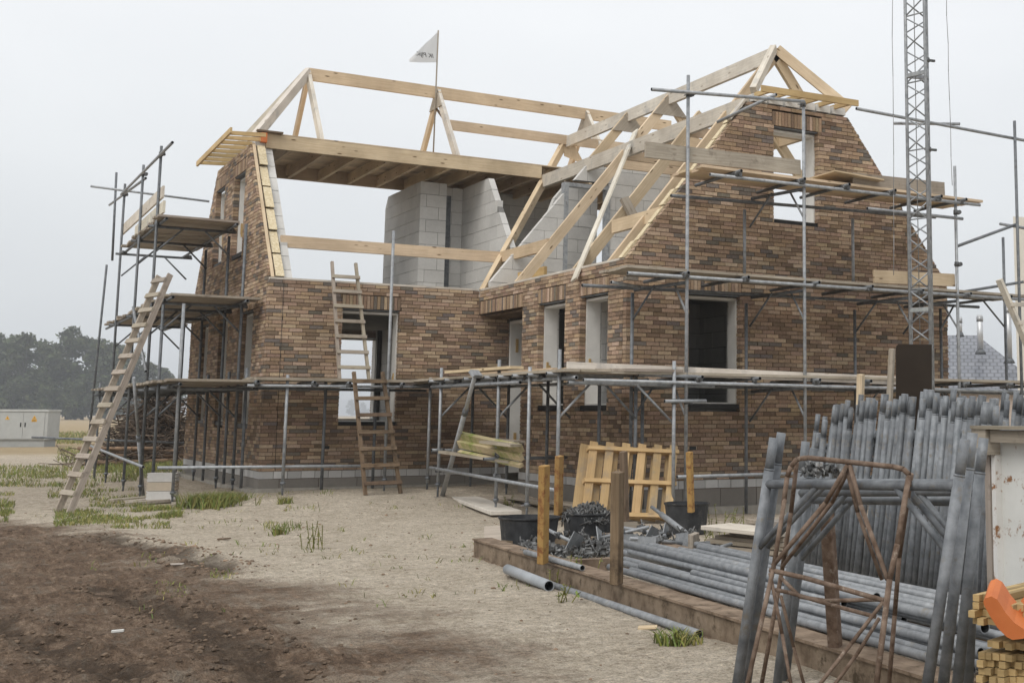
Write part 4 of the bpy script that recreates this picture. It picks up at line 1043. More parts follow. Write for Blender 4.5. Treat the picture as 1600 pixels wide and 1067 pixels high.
cb = MB(); cb.beam((3.9, -8.4, -.44), (8.0, -8.25, -.44), .3, .22); top_tag(cb.build('concrete_beam', 'concrete'), 'low grey concrete beam lying before the planks at the gable', 'beam')
# pale blocks beside the left scaffold
for i, lb in enumerate(('bottom one of the three pale building blocks by the left scaffold', 'middle one of the three pale building blocks by the left scaffold', 'top one of the three pale building blocks by the left scaffold')):
    b = MB(); z = gz(-1.4, .1)+.05+i*.135; c_ = V((-1.42, .05, z))
    n = 5; g = (.62, .60, .54)[i] if i != 1 else .52
    prof = []
    for k in range(n+1): prof.append((-.2-(.012 if k % 2 else -.006), k*.13/n))
    pts = prof + [(.2+(.012 if k % 2 == 0 else -.006), .13-k*.13/n) for k in range(n+1)]
    b.prism([(c_.x+a_*.93, c_.y-a_*.35, c_.z+z_) for a_, z_ in pts], (.09, .22, 0), (g, g*.98, g*.94) if i != 1 else (.5, .43, .34))
    top_tag(b.build('building_block', 'block', fixn=True), lb, 'block', 'pale building blocks by the left scaffold')
for i, (x, y, a_, ln, lb) in enumerate(((-1.75, .75, .2, .55, 'flat pale tile on the ground left of the building blocks'), (-1.62, .35, .5, .5, 'short grey board under the slanted prop by the blocks'), (-1.15, -.6, .1, .38, 'short grey board lying right of the building blocks'), (-1.6, .0, .15, .6, 'grey board sunk in soil before the building blocks'))):
    d_ = V((math.cos(a_), math.sin(a_), .04)); p = V((x, y, gz(x, y)+.03)); plank(lb, p - d_*ln/2, p + d_*ln/2, .2, .045, 'old_timber', 'boards by the left scaffold', 'short_board')

# ------------------------------------------------------------------ leaning scaffold frames
def h_frame(label, A0, A1, B0, B1, group, mat='yard_steel', r=.0238, rail=.80, knee=True, spig=.15, mats=None):
    """A0,A1 foot and top of one standard, B0,B1 of the other"""
    A0, A1, B0, B1 = V(A0), V(A1), V(B0), V(B1)
    t = thing('scaffold_bay', label, 'scaffold frame', (A0+B0)/2, group)
    for p, q in ((A0, A1), (B0, B1)):
        d_ = (q-p).normalized(); e = q - d_*spig
        gg = random.uniform(.72, 1.4); gc = (gg, gg, gg); s_ = t_part(t, 'standard', p, e, r, mat, 12, col=gc)
        sp_ = MB(); sp_.tube(e, q, r*.92, 12, gc); sp_.tube(e-d_*.004, e+d_*.006, r*1.01, 12, gc); sp_.build('spigot', mat, s_)
    a_, c_ = A0.lerp(A1, rail), B0.lerp(B1, rail)
    t_part(t, 'cross_bar', a_, c_, r*.9, mat, 12)
    if knee:
        t_part(t, 'knee_brace', A0.lerp(A1, rail-.26), a_.lerp(c_, .30), r*.62, mat, 10); t_part(t, 'knee_brace', B0.lerp(B1, rail-.26), a_.lerp(c_, .70), r*.62, mat, 10)
    return t
# the packed row: each frame seen edge on
F0, F1 = V((2.02, -11.75, 0)), V((1.30, -14.75, 0))
def ordn(n): return '%d%s' % (n, 'th' if 10 < n % 100 < 14 else {1: 'st', 2: 'nd', 3: 'rd'}.get(n % 10, 'th'))
ORD = [ordn(k+1) for k in range(60)]
NR = 44; proto = None; random.seed(12)
for i in range(NR):
    t_ = (i+random.uniform(-.22, .22))/(NR-1)
    f = F0.lerp(F1, t_); g = -.45
    ht = (1.46 if t_ > .1 else 1.36) + random.uniform(-.055, .03) + (.05 if .3 < t_ < .8 else 0)
    if i in (1, 2): ht = 1.20
    ln = V((random.uniform(-.02, .05), -.19+random.uniform(-.025, .025)-.06*(1-t_), 0))
    dv = V((.97, random.uniform(-.04, .06)+.15, 0))
    top = f + ln*(ht/1.4) + V((0, 0, ht+g)); bot = V((f.x, f.y, g))
    nm = 'dark' if i % 3 == 0 else 'grey'
    lb = '%s scaffold frame leaning in the packed row, %s from its far left end' % (('dull dark' if i % 3 == 0 else 'grey galvanised'), ORD[i])
    h_frame(lb, bot, top, bot+dv, top+dv, 'scaffold frames packed in a leaning row', 'steel_dark' if i % 3 == 0 else 'yard_steel', rail=.80, knee=(i % 4 == 0), spig=random.choice((.14, .15, .17)))
# the foreground frames
def ff(label, a0, a1, b0, b1, da, db, mat='yard_steel', rail=.78, ext=1.0):
    A1, A0 = at(a1[0], a1[1], D=da), at(a0[0], a0[1], D=da-.12); B1, B0 = at(b1[0], b1[1], D=db), at(b0[0], b0[1], D=db-.12)
    A0 = A1 + (A0-A1)*ext; B0 = B1 + (B0-B1)*ext
    return h_frame(label, A0, A1, B0, B1, 'scaffold frames leaning in the foreground', mat, rail=rail)
ff('front scaffold frame of the foreground stack, broad and pale grey', (1150, 1080), (1209, 684), (1446, 1090), (1508, 686), 5.9, 5.1, rail=.815)
ff('second scaffold frame of the foreground stack, close behind the front one', (1165, 1075), (1221, 676), (1472, 1085), (1520, 676), 5.98, 5.2, 'yard_steel', rail=.80)
ff('third scaffold frame of the foreground stack with dark left leg', (1214, 1075), (1259, 690), (1494, 1085), (1537, 684), 6.3, 5.35, 'steel_dark', rail=.79)
ff('rear scaffold frame of the foreground stack with dark legs', (1225, 1070), (1272, 700), (1512, 1085), (1528, 700), 6.4, 5.45, 'steel_dark', rail=.78)
mb = MB()
for k in range(7): p = at(1262+k*9, 737-random.random()*8, D=5.85); coupler_geo(mb, p, .7)
tag(mb.build('coupler', 'clamp'), 'small steel couplers clamped on the foreground frame cross bar', 'couplers', kind='stuff')
# rusty trestle
tr = thing('trestle', 'rusty bent-tube trestle leaning on the foreground scaffold frames', 'trestle', at(1290, 1110, D=5.3))
def tt(name, pts, r=.0105):
    b = MB(); P = [at(u, v, D=d_) for u, v, d_ in pts]; b.path(P, r, 10)
    for p in P[1:-1]:
        b.tube(p - CF*.0, p + V((0, 0, .0005)), r, 10, (1, 1, 1))
    return b.build(name, 'rust', tr)
tt('top_bar', [(1224, 790, 5.55), (1230, 745, 5.56), (1236, 728, 5.56), (1246, 717, 5.55), (1262, 715, 5.53), (1330, 722, 5.4), (1396, 729, 5.27), (1412, 733, 5.24), (1421, 742, 5.22), (1420, 760, 5.21)], .0115)
tt('leg', [(1226, 780, 5.55), (1208, 890, 5.42), (1166, 1075, 5.2)]); tt('leg', [(1245, 722, 5.6), (1236, 800, 5.65), (1222, 890, 5.7), (1188, 1080, 5.8)])
tt('leg', [(1420, 745, 5.22), (1402, 850, 5.1), (1390, 905, 5.05), (1368, 1080, 4.9)], .0125); tt('leg', [(1424, 740, 5.3), (1405, 870, 5.4), (1398, 960, 5.45), (1388, 1080, 5.5)])
tt('diagonal', [(1324, 727, 5.4), (1290, 785, 5.45), (1207, 884, 5.43)]); tt('diagonal', [(1328, 730, 5.42), (1300, 785, 5.5), (1222, 885, 5.68)], .009)
tt('diagonal', [(1328, 727, 5.4), (1345, 790, 5.3), (1387, 905, 5.06)], .0105); tt('diagonal', [(1322, 730, 5.43), (1340, 800, 5.4), (1378, 905, 5.4)], .009)
tt('stretcher', [(1203, 890, 5.43), (1260, 903, 5.33), (1382, 938, 5.06)]); tt('stretcher', [(1212, 921, 5.6), (1232, 925, 5.55), (1300, 945, 5.45), (1368, 963, 5.3)], .009); tt('stretcher', [(1220, 902, 5.7), (1250, 932, 5.62), (1290, 938, 5.55), (1385, 936, 5.42)], .009)
tt('lower_brace', [(1203, 895, 5.42), (1222, 990, 5.3), (1237, 1075, 5.2)], .008); tt('lower_brace', [(1220, 930, 5.7), (1240, 1010, 5.7), (1258, 1075, 5.7)], .008)
tt('lower_brace', [(1380, 940, 5.06), (1330, 1005, 5.0), (1272, 1080, 4.95)], .008); tt('lower_brace', [(1374, 965, 5.4), (1340, 1020, 5.35), (1296, 1080, 5.3)], .008)

# ------------------------------------------------------------------ things behind and right of the row
pn = MB(); c0, c1, c2, c3 = [at(u, v, D=10.9) for u, v in ((1401, 900), (1456, 900), (1456, 538), (1400, 538))]
pts = [c0, c1, c2, c2.lerp(c3, .93), c2.lerp(c3, .985)+(c0-c3)*.006, c3.lerp(c0, .02)]; pn.prism(pts, (.012, .018, 0)); top_tag(pn.build('formwork_panel', 'panel', fixn=True), 'dark brown coated panel standing upright behind the frames', 'panel')
b = MB(); b.beam(at(1386, 700, D=10.2), at(1394, 545, D=10.2), .05, .04, up=(-.5, .85, 0)); top_tag(b.build('grey_stake', 'old_timber'), 'grey flat stake rising above the frames left of the brown panel', 'stake')
b = MB(); b.beam(at(1341, 760, D=11.2), at(1345, 585, D=11.2), .07, .05, up=(-.5, .85, 0)); top_tag(b.build('wooden_stake', 'timber'), 'tan wooden stake standing up behind the packed frames', 'stake')
# lattice mast
mc = at(1444.5, 536, D=16.6); mc.z = gz(mc.x, mc.y)
mast = thing('lattice_mast', 'tall grey lattice hoist mast rising in front of the gable scaffold', 'mast', mc)
_h = V((CR.x, CR.y, 0)).normalized(); _k = V((-_h.y, _h.x, 0))
cs = [V((mc.x, mc.y, 0)) + _h*(.182*math.cos(R(q))) + _k*(.182*math.sin(R(q))) for q in (166, 286, 46)]
ZT = 11.5
for c_ in cs: t_part(mast, 'chord', (c_.x, c_.y, mc.z), (c_.x, c_.y, ZT), .0225, 'steel', 8)
for i in range(3):
    a_, c_ = cs[i], cs[(i+1) % 3]; z = mc.z+.2; k = 0; b = MB()
    while z < ZT-.3:
        if k % 2 == 0: b.tube((a_.x, a_.y, z), (c_.x, c_.y, z+.21), .0105, 6)
        else: b.tube((c_.x, c_.y, z), (a_.x, a_.y, z+.21), .0105, 6)
        if k % 4 == 3 and i == 0: b.tube((a_.x, a_.y, z+.23), (c_.x, c_.y, z+.23), .0105, 6)
        z += .235; k += 1
    b.build('lattice', 'steel', mast)
for z in (2.3, 5.5, 8.0):
    b = MB()
    for i in range(3): b.beam(V((cs[i].x, cs[i].y, z)), V((cs[(i+1) % 3].x, cs[(i+1) % 3].y, z)), .03, .055)
    b.build('joint_frame', 'steel', mast)
for z, s_ in ((5.75, .04), (4.5, .035)):
    b = MB(); q = cs[2]; b.tube((q.x, q.y, z-.03), (q.x, q.y, z+.03), .035, 8); b.beam((q.x, q.y, z), (q.x+.12, q.y-.02, z), .03, .03); b.build('clamp', 'clamp', mast)
b = MB(); b.beam(V((mc.x, mc.y, 1.35)), V((mc.x, mc.y, 1.62)), .30, .22); b.build('winch_box', 'steel', mast)
mm_ = V((mc.x, mc.y, 0)); t_part(mast, 'hoist_rope', mm_ + V((-.05, .03, 1.6)), mm_ + V((-.06, .03, ZT)), .006, 'rope', 6)
for (u0, u1, v1, lb) in ((1394, 1397, 430, 'thin steel cable hanging left of the lattice mast'), (1477, 1488, 290, 'thin steel cable hanging right of the lattice mast')):
    b = MB(); p, q = at(u0, -60, Y=mc.y-.1), at(u1, v1, Y=mc.y-.1); pts = [p.lerp(q, k/8) + V((random.uniform(-.008, .008), 0, 0)) for k in range(9)]; b.path(pts, .0045, 6)
    top_tag(b.build('cable', 'rope'), lb, 'cable')
# container at the right edge
ct = thing('storage_container', 'rust-stained white steel container at the right edge of the yard', 'container', at(1600, 960, D=7.2))
p0, p1 = at(1556, 700, D=7.5), at(1720, 720, D=6.6); p0.z = p1.z = 0; ex = (p1-p0).normalized(); ey = V((-ex.y, ex.x, 0))
zt, zb = at(1556, 690, D=7.5).z, -.45
b = MB(); b.hexa([p0+V((0, 0, zb)), p1+V((0, 0, zb)), p1+ey*1.2+V((0, 0, zb)), p0+ey*1.2+V((0, 0, zb)), p0+V((0, 0, zt)), p1+V((0, 0, zt)), p1+ey*1.2+V((0, 0, zt)), p0+ey*1.2+V((0, 0, zt))], (1, 1, 1)); b.build('body', 'container', ct)
for dx, w_, mt_ in ((-.03, .055, 'old_timber'), (.035, .04, 'container')):
    b = MB(); q = p0 + ex*dx - ey*.02; b.beam(q+V((0, 0, zb)), q+V((0, 0, zt)), w_, .05, up=ey); b.build('edge_post', mt_, ct)
b = MB(); q = p0 - ex*.09 - ey*.06; b.beam(q+V((0, 0, zt+.085)), q+ex*1.1+V((0, 0, zt+.085)), .12, .02); b.build('top_board', 'old_timber', ct)
b = MB(); b.beam(q+V((0, 0, zt+.0)), q+ex*.15+V((0, 0, zt-.0)), .1, .15); b.build('timber_block', 'old_timber', ct)
b = MB(); b.beam(q+ex*.17+V((0, 0, zt+.035)), q+ex*1.1+V((0, 0, zt+.035)), .06, .07); b.build('timber_block', 'old_timber', ct)
# bundles of laths and the orange thing on top
random.seed(3)
DB = 4.55; px = DB/FPX
o0 = at(1525, 1010, D=DB); ux = CR - CF*.25; ux.z = 0; ux.normalize(); uz = V((0, 0, 1)); vy = V((-ux.y, ux.x, 0))
if vy.dot(CF) < 0: vy = -vy
vy = (vy + ux*.45).normalized()
def bundle(label, du, zc, cols, rows_, s_=.0255, length=1.2):
    base = V((o0.x, o0.y, 0)) + ux*du; t = thing('lath_bundle', label, 'timber', base + V((0, 0, zc)), 'bundles of yellowish laths')
    for c_ in range(cols):
        for r_ in range(rows_):
            p = base + ux*((c_+.5)*(s_+.0015)+random.uniform(-.002, .002)) + V((0, 0, zc + (r_+.5)*(s_+.001))) + vy*random.uniform(-.03, .03)
            g = random.uniform(.55, .98); b_part(t, 'lath', p, p + vy*length, s_, s_*.92, 'yellow_timber', col=(g, g*.98, g*.92))
zb_ = -.45
bundle('top left bundle of yellowish laths under the orange tray', -.012, at(1525, 975, D=DB).z-.002, 4, 4)
bundle('top right bundle of yellowish laths at the picture edge', .095, at(1525, 985, D=DB).z-.006, 7, 4)
bundle('middle bundle of yellowish laths in the stack by the container', .03, at(1525, 1010, D=DB).z-.004, 9, 1)
bundle('lower bundle of yellowish laths on the picture edge', .0, at(1525, 1060, D=DB).z-.01, 10, 4)
bundle('bottom bundle of yellowish laths resting on the ground', .0, -.45, 10, 8, .04)
ot = thing('plastic_tray', 'bright orange plastic scoop lying on the lath bundles', 'scoop', at(1570, 985, D=4.6))
pxl = lambda x, y: (1340+x/4.504, 830+y/4.504)
out = [pxl(x, y) for x, y in ((885, 492), (900, 468), (940, 455), (982, 478), (1010, 520), (1040, 570), (1100, 640), (1175, 690), (1240, 700), (1245, 742), (1150, 755), (1090, 762), (1050, 742), (985, 678), (930, 592), (890, 518))]
dn = CR*.055 + CF*.16 + V((0, 0, .02))
b = MB(); b.prism([at(u, v, D=4.42) for u, v in out], dn); b.build('scoop_body', 'orange', ot, bevel=.008, fixn=True)
b = MB(); b.prism([at(u, v, D=4.52) for u, v in [pxl(x, y) for x, y in ((1130, 560), (1175, 515), (1240, 500), (1245, 690), (1165, 660))]], dn*.6); b.build('scoop_handle', 'orange', ot, bevel=.008, fixn=True)
# flag on the roof
fx = V((3.83, 3.38, 0)); fl = thing('flag', 'white flag with mirrored lettering on a thin pole above the roof', 'flag', (fx.x, fx.y, 5.9))
t_part(fl, 'flag_pole', (fx.x-.01, fx.y, 5.9), (fx.x+.01, fx.y, 8.73), .016, 'old_timber', 8)
b = MB(); nx_, nz_ = 14, 10
# corner picks of the cloth, pole side to free end
TL, TR, BL, BR = at(684, 50, Y=3.38), at(684, 50, Y=3.38), at(639, 98, Y=3.32), at(682.5, 98, Y=3.38)
TLm = at(655, 74, Y=3.2)
def cloth(s_, t_):
    """s 0 at the pole..1 free end, t 0 bottom..1 top"""
    top = TR.lerp(TLm, min(1, s_*1.0)) if s_ < .65 else TR.lerp(TLm, .65).lerp(at(640, 92, Y=3.3), (s_-.65)/.35)
    p = BR.lerp(BL, s_).lerp(top, t_*(1 - .15*s_))
    return p + V((0, .035*math.sin(s_*5+t_*2)*s_, 0))
grid = [[cloth(i/nx_, j/nz_) for i in range(nx_+1)] for j in range(nz_+1)]
for j in range(nz_):
    for i in range(nx_):
        b.face([grid[j][i], grid[j][i+1], grid[j+1][i+1], grid[j+1][i]], [(0, 0), (1, 0), (1, 1), (0, 1)], (1, 1, 1), True)
cl_o = b.build('flag_cloth', 'flag', fl); 
def letters(txt, x_pole, z, h_, mir=True):
    cu = bpy.data.curves.new('lettering', 'FONT'); cu.body = txt; cu.size = h_; cu.extrude = .002; cu.shear = .25
    o_ = bpy.data.objects.new('lettering', cu); COL.objects.link(o_)
    dg = bpy.context.evaluated_depsgraph_get(); me_ = bpy.data.meshes.new_from_object(o_.evaluated_get(dg)); bpy.data.objects.remove(o_)
    for v_ in me_.vertices: v_.co.x = -v_.co.x       # read from behind, as in the photo
    me_.flip_normals(); me_.materials.append(M['ink'])
    o2 = bpy.data.objects.new('lettering', me_); COL.objects.link(o2); o2.parent = cl_o
    me_.transform(Matrix.Translation((x_pole-fx.x, -.10, z-5.9)) @ Matrix.Rotation(R(90), 4, 'X'))
    return o2
pz = at(682, 92, Y=3.28); letters('IK PIJK.', at(678, 92, Y=3.28).x, pz.z, .125)
# ------------------------------------------------------------------ background: trees, field, houses
random.seed(31)
def leaf_tree(h, cr, n_lobes, n_leaf, ls, seed, low=.12):
    """returns (trunk MB, crown MB) at the origin"""
    rnd = random.Random(seed); tb, cb = MB(), MB()
    tb.tube((0, 0, -.3), (rnd.uniform(-.2, .2), 0, h*.45), h*.022, 8, (1, 1, 1), r1=h*.012)
    lobes = []
    for k in range(n_lobes):
        z = h*(low+.06 + (1-low-.16)*(k+.5)/n_lobes); prof = math.sin(math.pi*min(1, max(.0, ((z/h)-low*.5)/(1.06-low*.5)))**.75)
        for q in range(3):
            a_ = rnd.uniform(0, 6.28); rr_ = cr*prof*rnd.uniform(.25, .85)
            c = V((math.cos(a_)*rr_, math.sin(a_)*rr_, z + rnd.uniform(-.05, .05)*h)); lobes.append((c, cr*rnd.uniform(.20, .36)))
            tb.tube((0, 0, min(z*.7, h*.45)), c, h*.006, 5, (1, 1, 1), r1=h*.002)
    lobes.append((V((rnd.uniform(-.1, .1)*cr, 0, h*.93)), cr*.24))
    per = n_leaf//len(lobes)
    for c, r_ in lobes:
        tone = rnd.uniform(.85, 1.25)
        for k in range(per):
            d_ = V((rnd.gauss(0, 1), rnd.gauss(0, 1), rnd.gauss(0, 1))).normalized()*r_*(rnd.random()**.4)*rnd.choice((1, 1, 1, 1.25)); d_.z *= .72
            p = c + d_; s_ = ls*rnd.uniform(.5, 1.2); x_ = V((rnd.gauss(0, 1), rnd.gauss(0, 1), rnd.gauss(0, .6))).normalized(); y_ = x_.cross(V((rnd.gauss(0, 1), rnd.gauss(0, 1), rnd.gauss(0, 1)))).normalized()
            g = tone*rnd.uniform(.7, 1.3); col = (g*rnd.uniform(.9, 1.15), g, g*.9)
            cb.face([p - x_*s_ - y_*s_*.3, p + x_*s_*.2 - y_*s_*.6, p + x_*s_ + y_*s_*.2, p - x_*s_*.1 + y_*s_*.6], [(0, 0)]*4, col)
    return tb, cb
protos = []
for k, (h, cr, nl, nf) in enumerate(((21, 8.5, 9, 4000), (18, 7.5, 8, 3500), (23, 7.0, 10, 4000), (13, 6.0, 6, 3000))):
    tb, cb = leaf_tree(h, cr, nl, nf, .55, 40+k, low=.02)
    protos.append((tb, cb))
spots = [(-40, 292, 0, 1.0), (8, 300, 1, 1.12), (36, 288, 0, .96), (62, 305, 1, 1.08), (104, 296, 2, .98), (128, 300, 0, .95), (152, 292, 1, 1.05), (178, 300, 0, .86), (205, 296, 1, .92), (232, 300, 3, 1.05), (250, 304, 3, .95), (-12, 312, 2, .95), (85, 315, 3, 1.1), (20, 284, 3, .75), (118, 283, 3, .7), (165, 284, 3, .8), (70, 282, 3, .72)]
made = {}
words_t = ['farthest left', 'second', 'third', 'fourth']
tl = {0: 'broad dark hazy tree', 1: 'round dark hazy tree', 2: 'tall peaked dark hazy tree', 3: 'low bushy dark tree'}
for i, (u, dd, kd, sc) in enumerate(sorted(spots)):
    p = at(u, 655, D=dd); p.z = -.6
    lb = '%s at the far field edge, %s from the left' % (tl[kd], ['first', 'second', 'third', 'fourth', 'fifth', 'sixth', 'seventh', 'eighth', 'ninth', 'tenth', 'eleventh', 'twelfth', 'thirteenth', 'fourteenth', 'fifteenth', 'sixteenth', 'last'][i])
    if kd not in made:
        t = thing('tree', lb, 'tree', (0, 0, 0), 'trees along the far field edge'); tb, cb = protos[kd]
        tb.build('trunk', 'bark', t); cb.build('crown', 'leaf', t); made[kd] = t
    else: t = copy_tree(made[kd]); t['label'] = lb
    t.location = p; t.rotation_euler = (0, 0, random.uniform(0, 6.28)); t.scale = (sc, sc, sc)
for i, (u, lb) in enumerate(((548, 'pale hazy distant tree seen through the front window, left one'), (566, 'pale hazy distant tree seen through the front window, right one'), (575, 'faint distant bush seen through the front window'))):
    p = at(u, 655, D=1700+60*i); p.z = -.6; t = copy_tree(made[1 if i < 2 else 3]); t['label'] = lb; t['group'] = 'far trees beyond the house'
    t.location = p; sc = (1.4, 1.2, .9)[i]; t.scale = (sc, sc, sc*.9)
# electric cabinet
cq = at(20, 697, Z=-.42); cab = thing('electric_cabinet', 'grey electric cabinet with yellow warning signs on the field edge', 'cabinet', cq)
cd = (cq-CP).dot(CF); cx_ = CR.copy(); cx_.z = 0; cx_.normalize(); cy_ = V((-cx_.y, cx_.x, 0))
cx_ = (cx_ + cy_*.12).normalized(); cy_ = V((-cx_.y, cx_.x, 0))
def cbx(mb, x0, x1, y0, y1, z0, z1, col=(1, 1, 1)):
    P = [cq + cx_*x + cy_*y + V((0, 0, z)) for z in (z0, z1) for x, y in ((x0, y0), (x1, y0), (x1, y1), (x0, y1))]
    mb.hexa(P, (x1-x0, y1-y0, z1-z0), col)
xr = 1.28; b = MB(); cbx(b, -1.55, xr-.10, .06, 1.2, -.1, .26, (.85, .85, .85)); b.build('base', 'cabinet', cab)
b = MB(); cbx(b, -1.6, xr, 0, 1.25, .26, 1.40); b.build('body', 'cabinet', cab)
b = MB(); cbx(b, -1.65, xr+.03, -.04, 1.29, 1.40, 1.49, (1.12, 1.12, 1.12)); b.build('roof', 'cabinet', cab)
for x0, x1, hx_ in ((-1.56, -.62, None), (-.61, .33, .25), (.345, 1.16, .42)):
    b = MB(); cbx(b, x0, x1, -.018, -.001, .30, 1.37, (1.03, 1.03, 1.03)); dr = b.build('door', 'cabinet', cab)
    if hx_: 
        b = MB(); cbx(b, hx_-.022, hx_+.022, -.03, -.019, .78, .95); b.build('handle', 'black', dr)
for sx_, big in ((-.28, 0), (.76, 1)):
    b = MB(); z0 = 1.08 if not big else 1.10; P = [cq + cx_*(sx_+a_) + V((0, 0, z0+c_)) - cy_*.022 for a_, c_ in ((-.085, 0), (.085, 0), (0, .15))]
    b.prism(P, -cy_*.004); sg = b.build('warning_sign', 'sign', cab, fixn=True)
    b = MB(); P = [cq + cx_*(sx_+a_) + V((0, 0, z0+c_)) - cy_*.0275 for a_, c_ in ((.012, .095), (-.022, .058), (-.002, .058), (-.014, .022), (.024, .066), (.004, .066))]
    b.face(P, [(0, 0)]*6); b.build('lightning_mark', 'black', sg)
    if big:
        b = MB(); cbx(b, sx_-.10, sx_+.10, -.024, -.02, z0-.11, z0-.015); b.build('warning_plate', 'sign', cab)
        b = MB()
        for q in range(2): cbx(b, sx_-.08, sx_+.06, -.0285, -.0245, z0-.052-q*.035, z0-.040-q*.035)
        b.build('plate_lettering', 'black', cab)
# neighbouring house with tiled hip roof
mt, N, L, P = nodes('glazed_tiles')
uvm = mapping(N, L, 'UV', (1, 1, 1))
bt = N.new('ShaderNodeTexBrick'); L.new(uvm, bt.inputs['Vector']); bt.offset = .5; bt.inputs['Scale'].default_value = 1; bt.inputs['Brick Width'].default_value = .26; bt.inputs['Row Height'].default_value = .30
bt.inputs['Mortar Size'].default_value = .045; bt.inputs['Mortar Smooth'].default_value = .7; bt.inputs['Color1'].default_value = (.20, .21, .235, 1); bt.inputs['Color2'].default_value = (.16, .17, .195, 1); bt.inputs['Mortar'].default_value = (.09, .095, .11, 1)
L.new(bt.outputs['Color'], P.inputs['Base Color']); P.inputs['Roughness'].default_value = .35; bump(N, L, bt.outputs['Fac'], -.8, .05, P)
M['tiles'] = mt
nh = thing('neighbour_house', 'neighbouring house with grey tiled hip roof beyond the right gable', 'house', at(1530, 655, D=46))
rl, rr_ = at(1380, 516, D=47), at(1527, 524, D=47); e0, e1 = at(1370, 612, D=42.5), at(1640, 606, D=42.5)
e0.z = e1.z = min(e0.z, e1.z); rl.z = rr_.z
b = MB(); ln = (e1-e0).length; wd = ((rl+rr_)/2-(e0+e1)/2).length
b.face([e0, e1, rr_, rl], [(0, 0), (ln, 0), (ln*.6, wd), (.0, wd)])
bk0, bk1 = rl*2-e0, rr_*2-e1; bk1 = e1 + (rl-e0)*2; bk1.z = e1.z; bk0 = e0 + (rl-e0)*2; bk0.z = e0.z
b.face([e1, bk1, rr_], [(0, 0), (9, 0), (4.5, wd)]); b.face([bk1, bk0, rl, rr_], [(0, 0), (ln, 0), (ln, wd), (0, wd)])
ro = b.build('roof', 'tiles', nh)
b = MB(); ins = lambda p: V((p.x, p.y, e0.z-.02)); c4 = [ins(e0), ins(e1), ins(bk1), ins(bk0)]
ctr = (c4[0]+c4[1]+c4[2]+c4[3])/4; c4 = [ctr + (p-ctr)*.93 for p in c4]
for i in range(4): p, q = c4[i], c4[(i+1) % 4]; b.face([V((p.x, p.y, -.6)), V((q.x, q.y, -.6)), q, p], [(0, 0)]*4, (.5, .42, .36))
b.build('wall', 'brick', nh)
for u, v0, v1, r_ in ((1500, 495, 522, .085), (1532, 492, 549, .11), (1577, 478, 563, .11)):
    q = at(u, v1, D=44.6 if u < 1570 else 43.5); tp = V((q.x, q.y, at(u, v0, D=(q-CP).dot(CF)).z))
    f_ = t_part(nh, 'flue_pipe', q, tp, r_, 'flue', 12); b = MB(); b.tube(tp - V((0, 0, .22)), tp - V((0, 0, .05)), r_*1.12, 12, (.6, .6, .6)); b.build('flue_cap', 'flue', f_)
    b = MB(); b.tube(q - V((0, 0, .1)), q + V((0, 0, .06)), r_*1.9, 12, (.8, .8, .8), r1=r_*1.2); b.build('flashing', 'steel_dark', f_)
hb = thing('rendered_house', 'tall pale rendered house wall at the right picture edge', 'house', at(1640, 655, D=30))
q0 = at(1591.5, 655, D=29.0); q1 = at(1720, 655, D=29.5); b = MB(); ex = (q1-q0); ex.z = 0; ex.normalize(); ey = (q0-CP); ey.z = 0; ey = (ey.normalized() + ex*.12).normalized(); zt = at(1592, 332, D=29.0).z
b.hexa([q0 + ex*x_ + ey*y_ + V((0, 0, z_-q0.z)) for z_ in (-.6, zt) for x_, y_ in ((0, 0), (5, 0), (5, 6), (0, 6))], (5, 6, 6)); b.build('wall', 'render', hb)
b = MB(); b.beam(q0 + ex*1.2 + V((0, 0, 2-q0.z)), q0 + ex*2.2 + V((0, 0, 2-q0.z)), .1, 1.2, ofs=(0.0, 0)); b.build('window', 'black', hb)
# brushwood heap behind the left scaffold
bc = at(243, 655, D=33); g = -.45
b = MB(); random.seed(8)
for k in range(1500):
    a_ = random.uniform(0, 6.28); q_ = abs(random.gauss(0, .75)); hz = max(.05, 1.75*math.exp(-(q_/1.15)**2)*random.random()**.6)
    p = V((bc.x + q_*math.cos(a_), bc.y + q_*math.sin(a_), g + hz)); d_ = V((random.gauss(0, 1), random.gauss(0, 1), random.gauss(0, .45))).normalized(); ln = random.uniform(.25, .8)
    b.tube(p - d_*ln, p + d_*ln, random.choice((.006, .008, .010, .02)), 4, (lambda s_: (s_, s_, s_))(random.uniform(.5, 1.1)), cap=False)
for k in range(12):
    a_ = random.uniform(-.4, .4); p = V((bc.x+random.uniform(-1, 1), bc.y-.6+random.uniform(-.5, .3), g+random.uniform(.1, .5))); d_ = V((math.cos(a_), -.5+math.sin(a_), random.uniform(-.05, .12))).normalized(); b.tube(p-d_*1.1, p+d_*1.1, random.uniform(.03, .055), 7, (1.5, 1.35, 1.2))
tag(b.build('brushwood_heap', 'twig'), 'dark heap of dead brushwood behind the left scaffold', 'brushwood')

